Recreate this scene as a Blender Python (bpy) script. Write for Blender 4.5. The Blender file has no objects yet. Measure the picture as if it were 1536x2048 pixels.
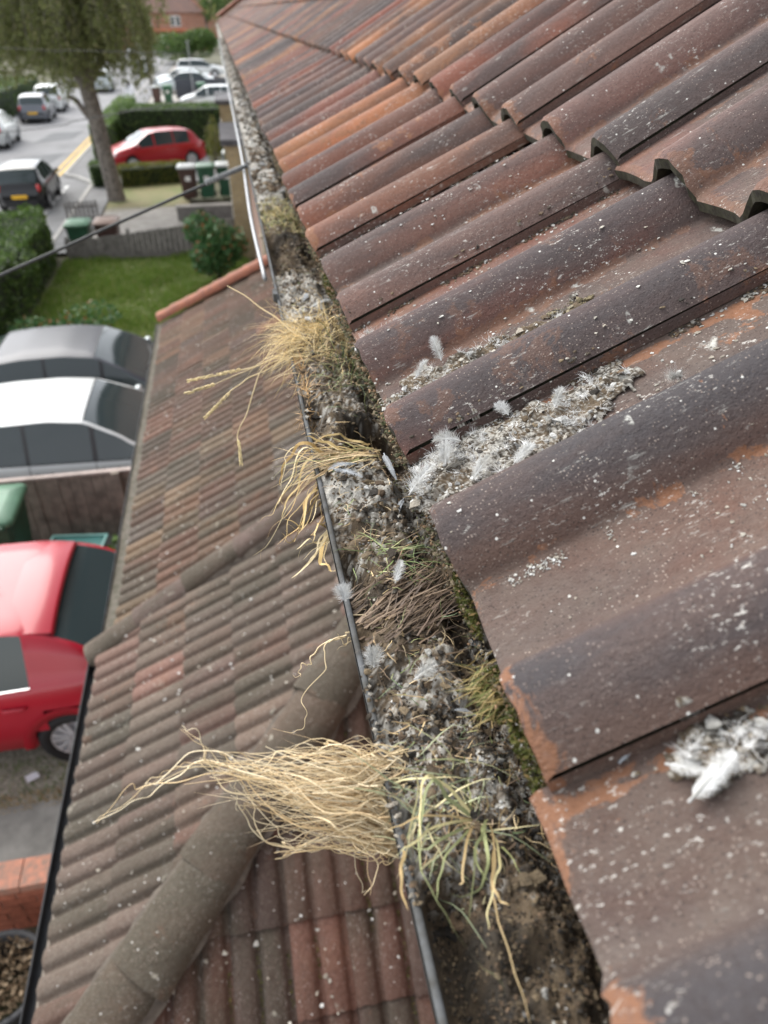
import bpy, bmesh, math, random
import numpy as np
from mathutils import Vector, Matrix
R_ = math.radians
random.seed(7); NP = np.random.RandomState(7)
scene = bpy.context.scene
COL = scene.collection

# ---------------------------------------------------------------- camera
cam_data = bpy.data.cameras.new('camera'); cam = bpy.data.objects.new('camera', cam_data)
COL.objects.link(cam); scene.camera = cam
cam_data.sensor_fit = 'HORIZONTAL'; cam_data.sensor_width = 36.0; cam_data.lens = 33.98
cam_data.clip_start = 0.01; cam_data.clip_end = 900
CAMP = Vector((-.113, 0, 5.30))
right = Vector((.98161, -.19090, 0)); up = Vector((.10868, .55880, .82215)); fwd = Vector((.15695, .80703, -.56927))
cam.matrix_world = Matrix(((right.x, up.x, -fwd.x, CAMP.x), (right.y, up.y, -fwd.y, CAMP.y), (right.z, up.z, -fwd.z, CAMP.z), (0, 0, 0, 1)))
cam_data.dof.use_dof = True; cam_data.dof.focus_distance = .60; cam_data.dof.aperture_fstop = 9.0
def to_px(p):
    v = Vector(p) - CAMP; d = v.dot(fwd)
    if d <= .02: return None
    return 768 + 1450*v.dot(right)/d, 1024 - 1450*v.dot(up)/d, d

# ---------------------------------------------------------------- sky and sun (bright overcast day)
world = bpy.data.worlds.new('World'); scene.world = world; world.use_nodes = True
wn = world.node_tree.nodes; wl = world.node_tree.links; wn.clear()
sky = wn.new('ShaderNodeTexSky'); sky.sky_type = 'NISHITA'; sky.sun_disc = False
sky.sun_elevation = R_(44); sky.sun_rotation = R_(-32); sky.dust_density = .6; sky.air_density = 1.0; sky.ozone_density = 1
hs = wn.new('ShaderNodeHueSaturation'); hs.inputs['Saturation'].default_value = .18
bg = wn.new('ShaderNodeBackground'); bg.inputs[1].default_value = .14
wo = wn.new('ShaderNodeOutputWorld')
wl.new(sky.outputs[0], hs.inputs['Color']); wl.new(hs.outputs[0], bg.inputs[0]); wl.new(bg.outputs[0], wo.inputs[0])
sd = bpy.data.lights.new('sun', 'SUN'); sd.energy = 1.5; sd.angle = R_(48); sd.color = (1, .96, .90)
sun = bpy.data.objects.new('sun', sd); COL.objects.link(sun)
az, el = R_(-32), R_(44)
sdir = Vector((math.sin(az)*math.cos(el), math.cos(az)*math.cos(el), math.sin(el)))
sun.rotation_euler = sdir.to_track_quat('Z', 'Y').to_euler()
vs = scene.view_settings; vs.view_transform = 'Standard'; vs.look = 'None'; vs.exposure = 1.5; vs.gamma = 1; vs.use_curve_mapping = False

# ================================================================ helpers
def tag(o, label=None, cat=None, group=None, kind=None):
    if label: o['label'] = label
    if cat: o['category'] = cat
    if group: o['group'] = group
    if kind: o['kind'] = kind
    return o
def empty(name, loc=(0, 0, 0), rz=0, label=None, cat=None, group=None, parent=None):
    o = bpy.data.objects.new(name, None); COL.objects.link(o); o.location = loc; o.rotation_euler = (0, 0, rz)
    o.empty_display_size = .1
    if parent: o.parent = parent
    return tag(o, label, cat, group)
def link(name, mesh, parent=None, loc=None, rot=None):
    o = bpy.data.objects.new(name, mesh); COL.objects.link(o)
    if parent: o.parent = parent
    if loc is not None: o.location = loc
    if rot is not None: o.rotation_euler = rot
    return o
class MB:
    def __init__(s): s.v = []; s.f = []; s.m = []; s.c = []; s.mi = 0; s.col = None; s.sm = []; s.smooth = False
    def add(s, vs, fs):
        b = len(s.v); s.v.extend([tuple(p) for p in vs]); s.f.extend([tuple(i+b for i in f) for f in fs])
        s.m.extend([s.mi]*len(fs)); s.sm.extend([s.smooth]*len(fs))
        if s.col is not None: s.c.extend([s.col]*len(vs))
        return s
    def box(s, c, d, rz=0, taper=1.0, M=None):
        x, y, z = d[0]/2, d[1]/2, d[2]/2; P = []
        for k, t in ((-1, 1), (1, taper)):
            for a, b in ((-1, -1), (1, -1), (1, 1), (-1, 1)): P.append(Vector((a*x*t, b*y*t, k*z)))
        m = Matrix.Rotation(rz, 3, 'Z') if rz else None
        P = [(m @ p if m else p) + Vector(c) for p in P]
        if M is not None: P = [M @ p for p in P]
        return s.add(P, [(3, 2, 1, 0), (4, 5, 6, 7), (0, 1, 5, 4), (1, 2, 6, 5), (2, 3, 7, 6), (3, 0, 4, 7)])
    def tube(s, pts, rad, n=6, cap=True):
        pts = [Vector(p) for p in pts]; N = len(pts)
        if not hasattr(rad, '__len__'): rad = [rad]*N
        V = []; F = []; ref = None
        for i, p in enumerate(pts):
            t = (pts[min(i+1, N-1)] - pts[max(i-1, 0)])
            if t.length < 1e-9: t = Vector((0, 0, 1))
            t.normalize()
            if ref is None: ref = t.orthogonal().normalized()
            ref = (ref - t*ref.dot(t))
            if ref.length < 1e-6: ref = t.orthogonal()
            ref.normalize(); b = t.cross(ref)
            for k in range(n):
                a = 2*math.pi*k/n; V.append(p + (ref*math.cos(a) + b*math.sin(a))*rad[i])
        for i in range(N-1):
            for k in range(n): F.append((i*n+k, i*n+(k+1) % n, (i+1)*n+(k+1) % n, (i+1)*n+k))
        if cap: F.append(tuple(range(n-1, -1, -1))); F.append(tuple((N-1)*n+k for k in range(n)))
        return s.add(V, F)
    def ribbon(s, pts, w, nrm=(0, 0, 1), tw=0.0):
        pts = [Vector(p) for p in pts]; N = len(pts); V = []; nrm = Vector(nrm)
        for i, p in enumerate(pts):
            t = pts[min(i+1, N-1)] - pts[max(i-1, 0)]
            sd_ = t.cross(nrm)
            if sd_.length < 1e-9: sd_ = Vector((1, 0, 0))
            sd_.normalize()
            if tw: sd_ = Matrix.Rotation(tw*i, 3, t.normalized() if t.length > 0 else Vector((0, 0, 1))) @ sd_
            ww = w*(1-i/(N-1))**.6*.5 + w*.03
            V += [p-sd_*ww, p+sd_*ww]
        return s.add(V, [(2*i, 2*i+1, 2*i+3, 2*i+2) for i in range(N-1)])
    def lathe(s, prof, n=24, axis='Z', M=None):
        V = []; F = []
        for r, z in prof:
            for k in range(n):
                a = 2*math.pi*k/n; p = (r*math.cos(a), r*math.sin(a), z)
                if axis == 'Y': p = (p[0], p[2], p[1])
                V.append(p)
        if M is not None: V = [M @ Vector(p) for p in V]
        for i in range(len(prof)-1):
            for k in range(n):
                q = (i*n+k, i*n+(k+1) % n, (i+1)*n+(k+1) % n, (i+1)*n+k)
                F.append(q if axis != 'Y' else q[::-1])
        return s.add(V, F)
    def prism(s, poly, z0, z1):
        n = len(poly); V = [(x, y, z0) for x, y in poly] + [(x, y, z1) for x, y in poly]
        return s.add(V, [tuple(range(n-1, -1, -1)), tuple(range(n, 2*n))] + [(k, (k+1) % n, n+(k+1) % n, n+k) for k in range(n)])
    def grid(s, P):  # P: list of rows of points
        r, c = len(P), len(P[0]); V = [p for row in P for p in row]
        return s.add(V, [(i*c+j, i*c+j+1, (i+1)*c+j+1, (i+1)*c+j) for i in range(r-1) for j in range(c-1)])
    def mesh(s, name, mats):
        me = bpy.data.meshes.new(name); me.from_pydata(s.v, [], s.f)
        for m in (mats if isinstance(mats, (list, tuple)) else [mats]): me.materials.append(m)
        if any(s.m): me.polygons.foreach_set('material_index', s.m)
        if any(s.sm): me.polygons.foreach_set('use_smooth', s.sm)
        if s.c:
            a = me.color_attributes.new('Col', 'FLOAT_COLOR', 'POINT')
            a.data.foreach_set('color', [x for c in s.c for x in (c[0], c[1], c[2], 1)])
        me.update(); return me
    def build(s, name, mats, parent=None, loc=None, rot=None):
        return link(name, s.mesh(name, mats), parent, loc, rot)
def vnoise(x, y, seed=0):
    x = np.asarray(x, float); y = np.asarray(y, float)
    xi = np.floor(x).astype(int); yi = np.floor(y).astype(int); xf = x-xi; yf = y-yi
    def h(a, b):
        n = (a*374761393 + b*668265263 + seed*1442695041) & 0x7fffffff
        n = ((n ^ (n >> 13))*1274126177) & 0x7fffffff
        return ((n ^ (n >> 16)) & 0xffff)/65535.0
    u = xf*xf*(3-2*xf); v = yf*yf*(3-2*yf)
    return (h(xi, yi)*(1-u)+h(xi+1, yi)*u)*(1-v) + (h(xi, yi+1)*(1-u)+h(xi+1, yi+1)*u)*v
def fbm(x, y, seed=0, o=4):
    t = 0; a = .5
    for k in range(o): t = t + a*vnoise(np.asarray(x)*2**k, np.asarray(y)*2**k, seed+k); a *= .5
    return t
def crom(pts, n=6):
    P = [Vector(p) for p in pts]; P = [P[0]*2-P[1]] + P + [P[-1]*2-P[-2]]; out = []
    for i in range(1, len(P)-2):
        for k in range(n):
            t = k/n; a, b, c, d = P[i-1], P[i], P[i+1], P[i+2]
            out.append(.5*((2*b) + (c-a)*t + (2*a-5*b+4*c-d)*t*t + (3*b-a-3*c+d)*t**3))
    out.append(P[-2]); return out

# ================================================================ materials
class NT:
    def __init__(s, name):
        s.m = bpy.data.materials.new(name); s.m.use_nodes = True; s.t = s.m.node_tree; s.n = s.t.nodes
        s.b = s.n['Principled BSDF']
    def new(s, t, **kw):
        n = s.n.new(t)
        for k, v in kw.items(): setattr(n, k, v)
        return n
    def l(s, a, b): s.t.links.new(a, b)
    def val(s, sock, v):
        if hasattr(v, 'is_linked') or hasattr(v, 'links'): s.l(v, sock)
        else: sock.default_value = v
    def coord(s, kind='Object', scale=(1, 1, 1), rnd=True):
        tc = s.new('ShaderNodeTexCoord'); mp = s.new('ShaderNodeMapping'); mp.inputs['Scale'].default_value = scale
        s.l(tc.outputs[kind], mp.inputs['Vector'])
        if rnd:
            oi = s.new('ShaderNodeObjectInfo'); mu = s.new('ShaderNodeMath', operation='MULTIPLY'); mu.inputs[1].default_value = 37.0
            s.l(oi.outputs['Random'], mu.inputs[0]); s.l(mu.outputs[0], mp.inputs['Location'])
        return mp.outputs[0]
    def noise(s, co, scale, detail=4, rough=.55, dist=0):
        n = s.new('ShaderNodeTexNoise'); n.inputs['Scale'].default_value = scale; n.inputs['Detail'].default_value = detail
        n.inputs['Roughness'].default_value = rough; n.inputs['Distortion'].default_value = dist; s.l(co, n.inputs['Vector']); return n.outputs[0]
    def vor(s, co, scale, feat='F1', out=0, rnd=1.0):
        n = s.new('ShaderNodeTexVoronoi', feature=feat); n.inputs['Scale'].default_value = scale; n.inputs['Randomness'].default_value = rnd
        s.l(co, n.inputs['Vector']); return n.outputs[out]
    def ramp(s, x, a, b, va=0.0, vb=1.0):
        n = s.new('ShaderNodeMapRange'); n.inputs[1].default_value = a; n.inputs[2].default_value = b; n.inputs[3].default_value = va; n.inputs[4].default_value = vb
        s.l(x, n.inputs[0]); return n.outputs[0]
    def math(s, op, a, b=0.0):
        n = s.new('ShaderNodeMath', operation=op); s.val(n.inputs[0], a); s.val(n.inputs[1], b); n.use_clamp = op in ('MULTIPLY', 'ADD'); return n.outputs[0]
    def mix(s, f, a, b, mode='MIX'):
        n = s.new('ShaderNodeMix', data_type='RGBA', blend_type=mode)
        s.val(n.inputs[0], f); s.val(n.inputs[6], a if not isinstance(a, tuple) else (*a[:3], 1)); s.val(n.inputs[7], b if not isinstance(b, tuple) else (*b[:3], 1))
        return n.outputs[2]
    def bump(s, h, strength=.3, dist=.002):
        n = s.new('ShaderNodeBump'); n.inputs['Strength'].default_value = strength; n.inputs['Distance'].default_value = dist
        s.l(h, n.inputs['Height']); s.l(n.outputs[0], s.b.inputs['Normal'])
    def out(s, col, rough=.8, metal=0.0, spec=None):
        s.val(s.b.inputs['Base Color'], col if not isinstance(col, tuple) else (*col[:3], 1)); s.val(s.b.inputs['Roughness'], rough); s.b.inputs['Metallic'].default_value = metal
        if spec is not None: s.b.inputs['Specular IOR Level'].default_value = spec
        return s.m
def simple(name, col, rough=.7, var=.25, scale=8, metal=0, bump=0, bd=.002, spec=None, col2=None, rnd=True):
    t = NT(name); co = t.coord(rnd=rnd); n = t.noise(co, scale, 6, .6)
    c2 = col2 or tuple(x*(1-var) for x in col); c1 = tuple(min(1, x*(1+var)) for x in col) if not col2 else col
    m = t.out(t.mix(t.ramp(n, .35, .65), c1, c2), rough, metal, spec)
    if bump: t.bump(n, bump, bd)
    return m
def tile_material(name, grime=(.088, .076, .074), orange=(.31, .145, .078), spots=1.0, scale=1.0, tint_noise=.55, streak=1.0, crust=(.5, .5, .46), grimeamt=.85, attr=False, roll=False):
    t = NT(name); oi = t.new('ShaderNodeObjectInfo')
    co = t.coord(); cs = t.coord(scale=(.28, 1, 1)); cst = t.coord(scale=(.16, 1, 1))
    base = oi.outputs['Color']; alpha = oi.outputs['Alpha']
    if attr:
        at_ = t.new('ShaderNodeAttribute'); at_.attribute_name = 'Col'; base = at_.outputs['Color']; alpha = .5
    n1 = t.noise(cs, 9*scale, 5, .6, .3); n2 = t.noise(co, 22*scale, 9, .72, .4); n3 = t.noise(co, 190*scale, 4, .7); nl = t.noise(co, 3.2*scale, 2)
    nf = t.noise(co, 620*scale, 2, .6); nr = t.noise(cs, 5*scale, 3, .5)
    c = t.mix(t.ramp(nr, .46, .66, 0, .6 if roll else .3), base, t.mix(1.0, base, (1.35, .92, .78), 'MULTIPLY'))
    c = t.mix(t.math('MULTIPLY', t.ramp(n1, .42, .62), grimeamt), c, grime)
    foot = None
    if roll:
        raw = t.new('ShaderNodeTexCoord'); sx = t.new('ShaderNodeSeparateXYZ'); t.l(raw.outputs['Object'], sx.inputs[0])
        hi = t.ramp(sx.outputs[2], .012, .030)                       # smoke-fired dark skin kept on the rolls
        od = t.new('ShaderNodeAttribute', attribute_type='OBJECT'); od.attribute_name = 'roll_dark'; dk_ = t.math('MULTIPLY', t.math('MULTIPLY', hi, t.ramp(n1, .28, .52, .2, 1)), od.outputs['Fac'])
        c = t.mix(dk_, c, (.058, .054, .058))
        ny = t.math('MULTIPLY', sx.outputs[1], -1.0); n_ = t.new('ShaderNodeMath', operation='MODULO'); t.l(sx.outputs[1], n_.inputs[0]); n_.inputs[1].default_value = .15
        ab = t.new('ShaderNodeMath', operation='ADD'); t.l(n_.outputs[0], ab.inputs[0]); ab.inputs[1].default_value = .012
        ab2 = t.new('ShaderNodeMath', operation='ABSOLUTE'); t.l(ab.outputs[0], ab2.inputs[0])
        foot = t.ramp(ab2.outputs[0], .016, .003); end = t.ramp(sx.outputs[0], .034, .004)
        wear = t.new('ShaderNodeMath', operation='MAXIMUM'); t.l(foot, wear.inputs[0]); t.l(end, wear.inputs[1])
        nlo_ = t.ramp(nl, 0, 1, -.30, .30); s1_ = t.new('ShaderNodeMath', operation='MULTIPLY_ADD'); t.l(wear.outputs[0], s1_.inputs[0]); s1_.inputs[1].default_value = .34; t.l(n2, s1_.inputs[2]); s2_ = t.new('ShaderNodeMath', operation='ADD'); t.l(s1_.outputs[0], s2_.inputs[0]); t.l(nlo_, s2_.inputs[1])
        wm = t.math('MULTIPLY', t.math('MULTIPLY', t.ramp(s2_.outputs[0], .81, .85), t.ramp(n3, .25, .6, .4, .95)), t.math('ADD', alpha, .1))
    if roll:
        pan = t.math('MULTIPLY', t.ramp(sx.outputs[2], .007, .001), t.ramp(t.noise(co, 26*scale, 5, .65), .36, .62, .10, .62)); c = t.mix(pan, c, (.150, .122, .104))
    c = t.mix(t.ramp(n3, .25, .8, 0, tint_noise), c, t.mix(1.0, c, (.55, .42, .36), 'MULTIPLY'))
    vd = t.vor(co, 480*scale); vdc = t.vor(co, 480*scale, out=1); spd = t.new('ShaderNodeSeparateColor'); t.l(vdc, spd.inputs[0])
    dm = t.math('MULTIPLY', t.ramp(vd, .36, .20), t.ramp(spd.outputs[0], .62, .66)); dm = t.math('MULTIPLY', dm, t.ramp(t.noise(co, 30*scale, 3), .38, .62, .10, .75))
    c = t.mix(dm, c, (.34, .28, .24))
    dm2 = t.math('MULTIPLY', t.ramp(vd, .40, .25), t.ramp(spd.outputs[1], .70, .74)); c = t.mix(t.math('MULTIPLY', dm2, .6), c, (.028, .022, .022))
    # spalled orange body colour
    nlo = t.ramp(nl, 0, 1, -.30, .30); sn = t.new('ShaderNodeMath', operation='ADD'); t.l(n2, sn.inputs[0]); t.l(nlo, sn.inputs[1])
    am = t.math('MULTIPLY', t.ramp(sn.outputs[0], .628, .655), t.ramp(n3, .25, .6, .45, 1))
    am = t.math('MULTIPLY', am, alpha); oc = t.mix(t.ramp(n3, .3, .7), orange, tuple(x*.55 for x in orange))
    c = t.mix(am, c, oc)
    if roll: c = t.mix(wm, c, oc)
    # white streaks and specks
    st = t.noise(cst, 150*scale, 4, .7); sm = t.math('MULTIPLY', t.ramp(st, .63, .70, 0, .6*streak), t.ramp(t.noise(co, 9*scale, 3), .46, .60))
    c = t.mix(sm, c, crust)
    sf = t.noise(t.coord(scale=(.5, 1, 1)), 300*scale, 3, .75); sfm = t.math('MULTIPLY', t.ramp(sf, .60, .66, 0, .9*streak), t.ramp(t.noise(co, 11*scale, 4, .6), .49, .60)); c = t.mix(sfm, c, (.52, .50, .46))
    v = t.vor(co, 130*scale); vc = t.vor(co, 130*scale, out=1); sp = t.new('ShaderNodeSeparateColor'); t.l(vc, sp.inputs[0])
    sm2 = t.math('MULTIPLY', t.ramp(t.math('ADD', v, t.ramp(n3, .2, .8, -.06, .06)), .15, .09), t.ramp(sp.outputs[0], .82, .84)); sm2 = t.math('MULTIPLY', sm2, spots)
    c = t.mix(sm2, c, (.62, .61, .57))
    nw = t.noise(co, 60*scale, 3); vin = t.new('ShaderNodeMix', data_type='VECTOR'); vin.inputs[0].default_value = .10
    tcn = t.new('ShaderNodeTexNoise'); tcn.inputs['Scale'].default_value = 45*scale; t.l(co, tcn.inputs['Vector']); sv = t.new('ShaderNodeVectorMath', operation='SCALE'); sv.inputs['Scale'].default_value = .035/scale; t.l(tcn.outputs[1], sv.inputs[0]); av = t.new('ShaderNodeVectorMath', operation='ADD'); t.l(co, av.inputs[0]); t.l(sv.outputs[0], av.inputs[1])
    v2 = t.vor(av.outputs[0], 38*scale); vc2 = t.vor(av.outputs[0], 38*scale, out=1); sp2 = t.new('ShaderNodeSeparateColor'); t.l(vc2, sp2.inputs[0])
    sm3 = t.math('MULTIPLY', t.ramp(v2, .22, .12), t.ramp(sp2.outputs[1], .90, .91)); sm3 = t.math('MULTIPLY', sm3, t.math('MULTIPLY', t.ramp(n3, .42, .56), spots*.8))
    c = t.mix(sm3, c, crust)
    h = t.math('ADD', t.math('ADD', t.math('MULTIPLY', n2, .4), t.math('MULTIPLY', n3, .4)), t.math('MULTIPLY', nf, .2))
    t.out(c, t.ramp(n1, .3, .7, .72, .92), 0, .28); t.bump(h, 1.0, .0042/scale)
    return t.m
def attr_mat(name, rough=.85, var=.35, sss=0, mott=0):
    t = NT(name); a = t.new('ShaderNodeAttribute'); a.attribute_name = 'Col'
    g = t.new('ShaderNodeNewGeometry'); f = t.ramp(g.outputs['Random Per Island'], 0, 1, 1-var, 1+var)
    vm = t.new('ShaderNodeVectorMath', operation='SCALE'); t.l(a.outputs['Color'], vm.inputs[0]); t.l(f, vm.inputs['Scale'])
    nz = t.noise(t.coord(rnd=False), mott or 1, 4, .7)
    cc = t.mix(t.ramp(nz, .42, .66, 0, .5), vm.outputs[0], (.05, .04, .03)) if mott else vm.outputs[0]
    t.out(cc, rough)
    if mott: t.bump(nz, 1.0, .002)
    if sss: t.b.inputs['Subsurface Weight'].default_value = 0
    return t.m
def leaf_mat(name, a, b, c=None, rough=.55, trans=.25):
    t = NT(name); g = t.new('ShaderNodeNewGeometry'); r = g.outputs['Random Per Island']
    col = t.mix(t.ramp(r, 0, 1), a, b)
    if c: col = t.mix(t.ramp(r, .9, .95), col, c)
    t.out(col, rough); t.b.inputs['Specular IOR Level'].default_value = .3
    tr = t.new('ShaderNodeBsdfTranslucent'); t.l(col, tr.inputs[0]); mx = t.new('ShaderNodeMixShader'); mx.inputs[0].default_value = trans
    o = t.n['Material Output']; t.l(t.b.outputs[0], mx.inputs[1]); t.l(tr.outputs[0], mx.inputs[2]); t.l(mx.outputs[0], o.inputs[0])
    return t.m
def paint(name, col, rough=.28, metal=0.0, flake=0):
    t = NT(name); co = t.coord(); n = t.noise(co, 3, 4)
    t.out(t.mix(t.ramp(n, .3, .7), col, tuple(x*.9 for x in col)), rough, metal); t.b.inputs['Coat Weight'].default_value = .35; t.b.inputs['Coat Roughness'].default_value = .12; t.b.inputs['Specular IOR Level'].default_value = .35
    return t.m
def brick_mat(name, a, b, mortar, scale=1.0, axis='x'):
    t = NT(name); tc = t.new('ShaderNodeTexCoord'); mp = t.new('ShaderNodeMapping')
    mp.inputs['Rotation'].default_value = (R_(90), 0, 0) if axis == 'x' else (R_(90), 0, R_(90))
    t.l(tc.outputs['Object'], mp.inputs['Vector'])
    sp = t.new('ShaderNodeSeparateXYZ'); t.l(tc.outputs['Object'], sp.inputs[0]); cb = t.new('ShaderNodeCombineXYZ')
    t.l(sp.outputs[0 if axis == 'x' else 1], cb.inputs[0]); t.l(sp.outputs[2], cb.inputs[1])
    br = t.new('ShaderNodeTexBrick'); t.l(cb.outputs[0], br.inputs['Vector']); br.inputs['Scale'].default_value = 1/scale
    br.inputs['Brick Width'].default_value = .225; br.inputs['Row Height'].default_value = .075; br.inputs['Mortar Size'].default_value = .010
    br.inputs['Color1'].default_value = (*a, 1); br.inputs['Color2'].default_value = (*b, 1); br.inputs['Mortar'].default_value = (*mortar, 1); br.inputs['Bias'].default_value = 0
    n = t.noise(t.coord(), 3, 5); c = t.mix(t.ramp(n, .3, .7, 0, .35), br.outputs[0], (.06, .045, .04))
    t.out(c, .85); t.bump(br.outputs['Fac'], -.4, .006); return t.m
M = {}
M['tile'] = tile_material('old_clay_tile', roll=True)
M['tile_low'] = tile_material('weathered_concrete_tile', grime=(.085, .078, .060), orange=(.26, .13, .08), spots=1.0, scale=.36, tint_noise=.95, streak=.45, crust=(.36, .34, .28), grimeamt=.85)
M['tile_far'] = tile_material('distant_clay_tile', attr=True)
M['butt'] = simple('mossy_tile_edge', (.05, .048, .026), .95, .5, 120, bump=.8, col2=(.022, .018, .013))
M['upvc'] = simple('weathered_grey_plastic', (.115, .12, .125), .85, .35, 55, bump=.5, spec=.2, col2=(.055, .052, .045))
M['gutter_in'] = simple('grimy_gutter', (.035, .034, .03), .7, .5, 25, bump=.3)
M['black_plastic'] = simple('black_plastic', (.014, .015, .018), .65, .3, 20)
M['debris'] = attr_mat('gutter_debris', .92, .35, mott=650)
M['straw'] = attr_mat('dry_grass', .62, .35)
M['feather'] = simple('white_feather', (.60, .61, .61), .85, .2, 120, col2=(.36, .35, .32))
M['feather_grey'] = simple('pale_grey_feather', (.40, .43, .46), .7, .2, 90, col2=(.28, .29, .30))
M['wallbrick'] = brick_mat('house_brick', (.23, .09, .06), (.29, .13, .08), (.36, .33, .29), axis='y')
M['wallbrick_x'] = brick_mat('far_house_brick', (.36, .13, .075), (.42, .17, .10), (.38, .30, .25))
M['yellowbrick_x'] = brick_mat('yellow_stock_brick', (.46, .35, .18), (.54, .43, .25), (.34, .30, .23))
M['yellowbrick_y'] = brick_mat('yellow_stock_brick_side', (.46, .35, .18), (.54, .43, .25), (.34, .30, .23), axis='y')
M['felt'] = simple('roofing_felt', (.10, .10, .11), .9, .3, 5)
M['hip_orange'] = simple('red_clay_ridge', (.36, .13, .07), .75, .35, 14, bump=.3, col2=(.20, .085, .06))
M['hip_grey'] = simple('lichened_ridge', (.12, .10, .080), .95, .3, 30, bump=.8, bd=.004, col2=(.065, .052, .042))
M['mortar'] = simple('old_mortar', (.22, .19, .15), .95, .35, 60, bump=.8)
M['asphalt'] = simple('asphalt', (.20, .20, .205), .9, .18, .6, bump=.1)
M['asphalt_dark'] = simple('patched_asphalt', (.115, .12, .125), .9, .2, 2)
M['pavement'] = simple('pavement_tarmac', (.17, .17, .172), .9, .2, 1.2)
M['concrete'] = simple('concrete', (.33, .31, .28), .9, .2, 2.2, bump=.15)
M['slab'] = simple('concrete_slab', (.20, .20, .185), .9, .22, 6, bump=.2)
M['kerb'] = simple('kerb_stone', (.36, .35, .33), .9, .15, 4)
M['earth'] = simple('earth', (.10, .085, .06), .95, .35, 1.5, col2=(.075, .085, .035))
M['gravel'] = simple('pale_gravel', (.42, .39, .32), .95, .4, 45, bump=.6, col2=(.16, .145, .11))
M['turf'] = simple('lawn_turf', (.10, .14, .035), .95, .35, 1.2, col2=(.15, .14, .07))
M['verge'] = simple('dry_verge', (.15, .18, .06), .95, .25, 1.0, col2=(.26, .22, .12))
M['grass_leaf'] = leaf_mat('grass_blades', (.10, .18, .028), (.19, .275, .055), (.34, .31, .14), .6, .35)
M['white_line'] = simple('road_paint_white', (.62, .62, .60), .8, .15, 6)
M['yellow_line'] = simple('road_paint_yellow', (.62, .40, .08), .8, .15, 6)
M['wood_grey'] = simple('silvered_timber', (.165, .155, .145), .9, .3, 9, bump=.3)
M['wood_brown'] = simple('brown_fence_timber', (.23, .195, .16), .9, .35, 7, bump=.3)
M['wood_pale'] = simple('pale_capping', (.50, .42, .38), .8, .2, 6)
M['red_brick'] = simple('red_facing_brick', (.33, .105, .06), .85, .28, 30, bump=.4)
M['red_brick_top'] = simple('weathered_coping_brick', (.40, .17, .11), .9, .3, 24, bump=.4, col2=(.20, .13, .10))
M['bin_green'] = simple('green_bin_plastic', (.022, .085, .045), .45, .2, 5)
M['bin_lid'] = simple('pale_green_bin_lid', (.07, .17, .10), .5, .15, 5)
M['bin_brown'] = simple('brown_bin_plastic', (.055, .028, .022), .5, .2, 5)
M['bin_lid_pale'] = simple('sun_bleached_lid', (.42, .45, .44), .5, .1, 5)
M['bin_lid_brown'] = simple('brown_bin_lid', (.22, .15, .12), .5, .15, 5)
M['teal'] = simple('teal_plastic', (.01, .14, .13), .4, .2, 5)
M['teal_rim'] = simple('pale_teal_rim', (.16, .36, .33), .4, .2, 5)
M['bark'] = simple('grey_bark', (.26, .23, .20), .95, .4, 12, bump=.9, bd=.01, col2=(.075, .065, .055))
M['leaf_tree'] = leaf_mat('tree_leaves', (.13, .155, .05), (.23, .25, .10), (.33, .31, .16), .6, .45)
M['leaf_hedge'] = leaf_mat('hedge_leaves', (.045, .088, .022), (.11, .18, .045), (.17, .25, .06), .5, .3)
M['leaf_light'] = leaf_mat('light_leaves', (.07, .145, .02), (.14, .23, .04), (.20, .26, .05), .5, .3)
M['leaf_shrub'] = leaf_mat('shrub_leaves', (.035, .105, .035), (.10, .20, .07), (.30, .12, .05), .5, .25)
M['leaf_yellow'] = leaf_mat('privet_leaves', (.10, .13, .02), (.22, .21, .04), (.28, .22, .06), .5, .25)
M['hedge_core'] = simple('hedge_core', (.012, .022, .007), .95, .3, 5)
M['glass'] = NT('car_glass').out((.032, .045, .048), .07, 0, .5)
M['house_glass'] = NT('window_glass').out((.03, .035, .04), .06, 0, .8)
M['white_frame'] = simple('white_window_frame', (.78, .78, .76), .5, .05, 4)
M['tyre'] = simple('tyre_rubber', (.016, .016, .017), .8, .2, 9)
M['alloy'] = simple('alloy_wheel', (.58, .59, .61), .35, .1, 9, metal=.25)
M['trim'] = simple('black_trim', (.018, .018, .02), .45, .2, 9)
M['chrome'] = simple('chrome', (.72, .73, .75), .12, .05, 9, metal=1)
M['red_lens'] = simple('red_lens', (.42, .012, .012), .15, .1, 9)
M['clear_lens'] = simple('clear_lens', (.70, .72, .74), .12, .1, 9)
M['plate_y'] = simple('yellow_plate', (.75, .42, .02), .5, .05, 9)
M['paint_red'] = paint('red_paint', (.40, .012, .028), .3)
M['paint_red2'] = paint('bright_red_paint', (.36, .008, .014), .3)
M['paint_white'] = paint('white_paint', (.60, .62, .62), .3)
M['paint_dark'] = paint('graphite_paint', (.030, .034, .048), .45, .0)
M['paint_dark'].node_tree.nodes['Principled BSDF'].inputs['Coat Weight'].default_value = .12
M['paint_black'] = paint('black_paint', (.012, .012, .014), .3)
M['paint_grey'] = paint('grey_paint', (.14, .15, .17), .32, .3)
M['paint_silver'] = paint('silver_paint', (.52, .57, .58), .32, .3)
M['paint_blue'] = paint('blue_paint', (.025, .06, .22), .3, .2)
M['roof_far'] = simple('brown_far_roof', (.20, .115, .09), .9, .2, 1.5, col2=(.14, .09, .08))
M['orange_tile'] = simple('orange_porch_tile', (.42, .15, .08), .9, .2, 3)
M['render'] = simple('cream_render', (.45, .40, .30), .9, .15, 3)
M['steel'] = simple('galvanised_steel', (.30, .31, .32), .5, .2, 9, metal=.3)
M['cable'] = simple('cable_sheath', (.035, .038, .038), .5, .3, 30)
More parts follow.
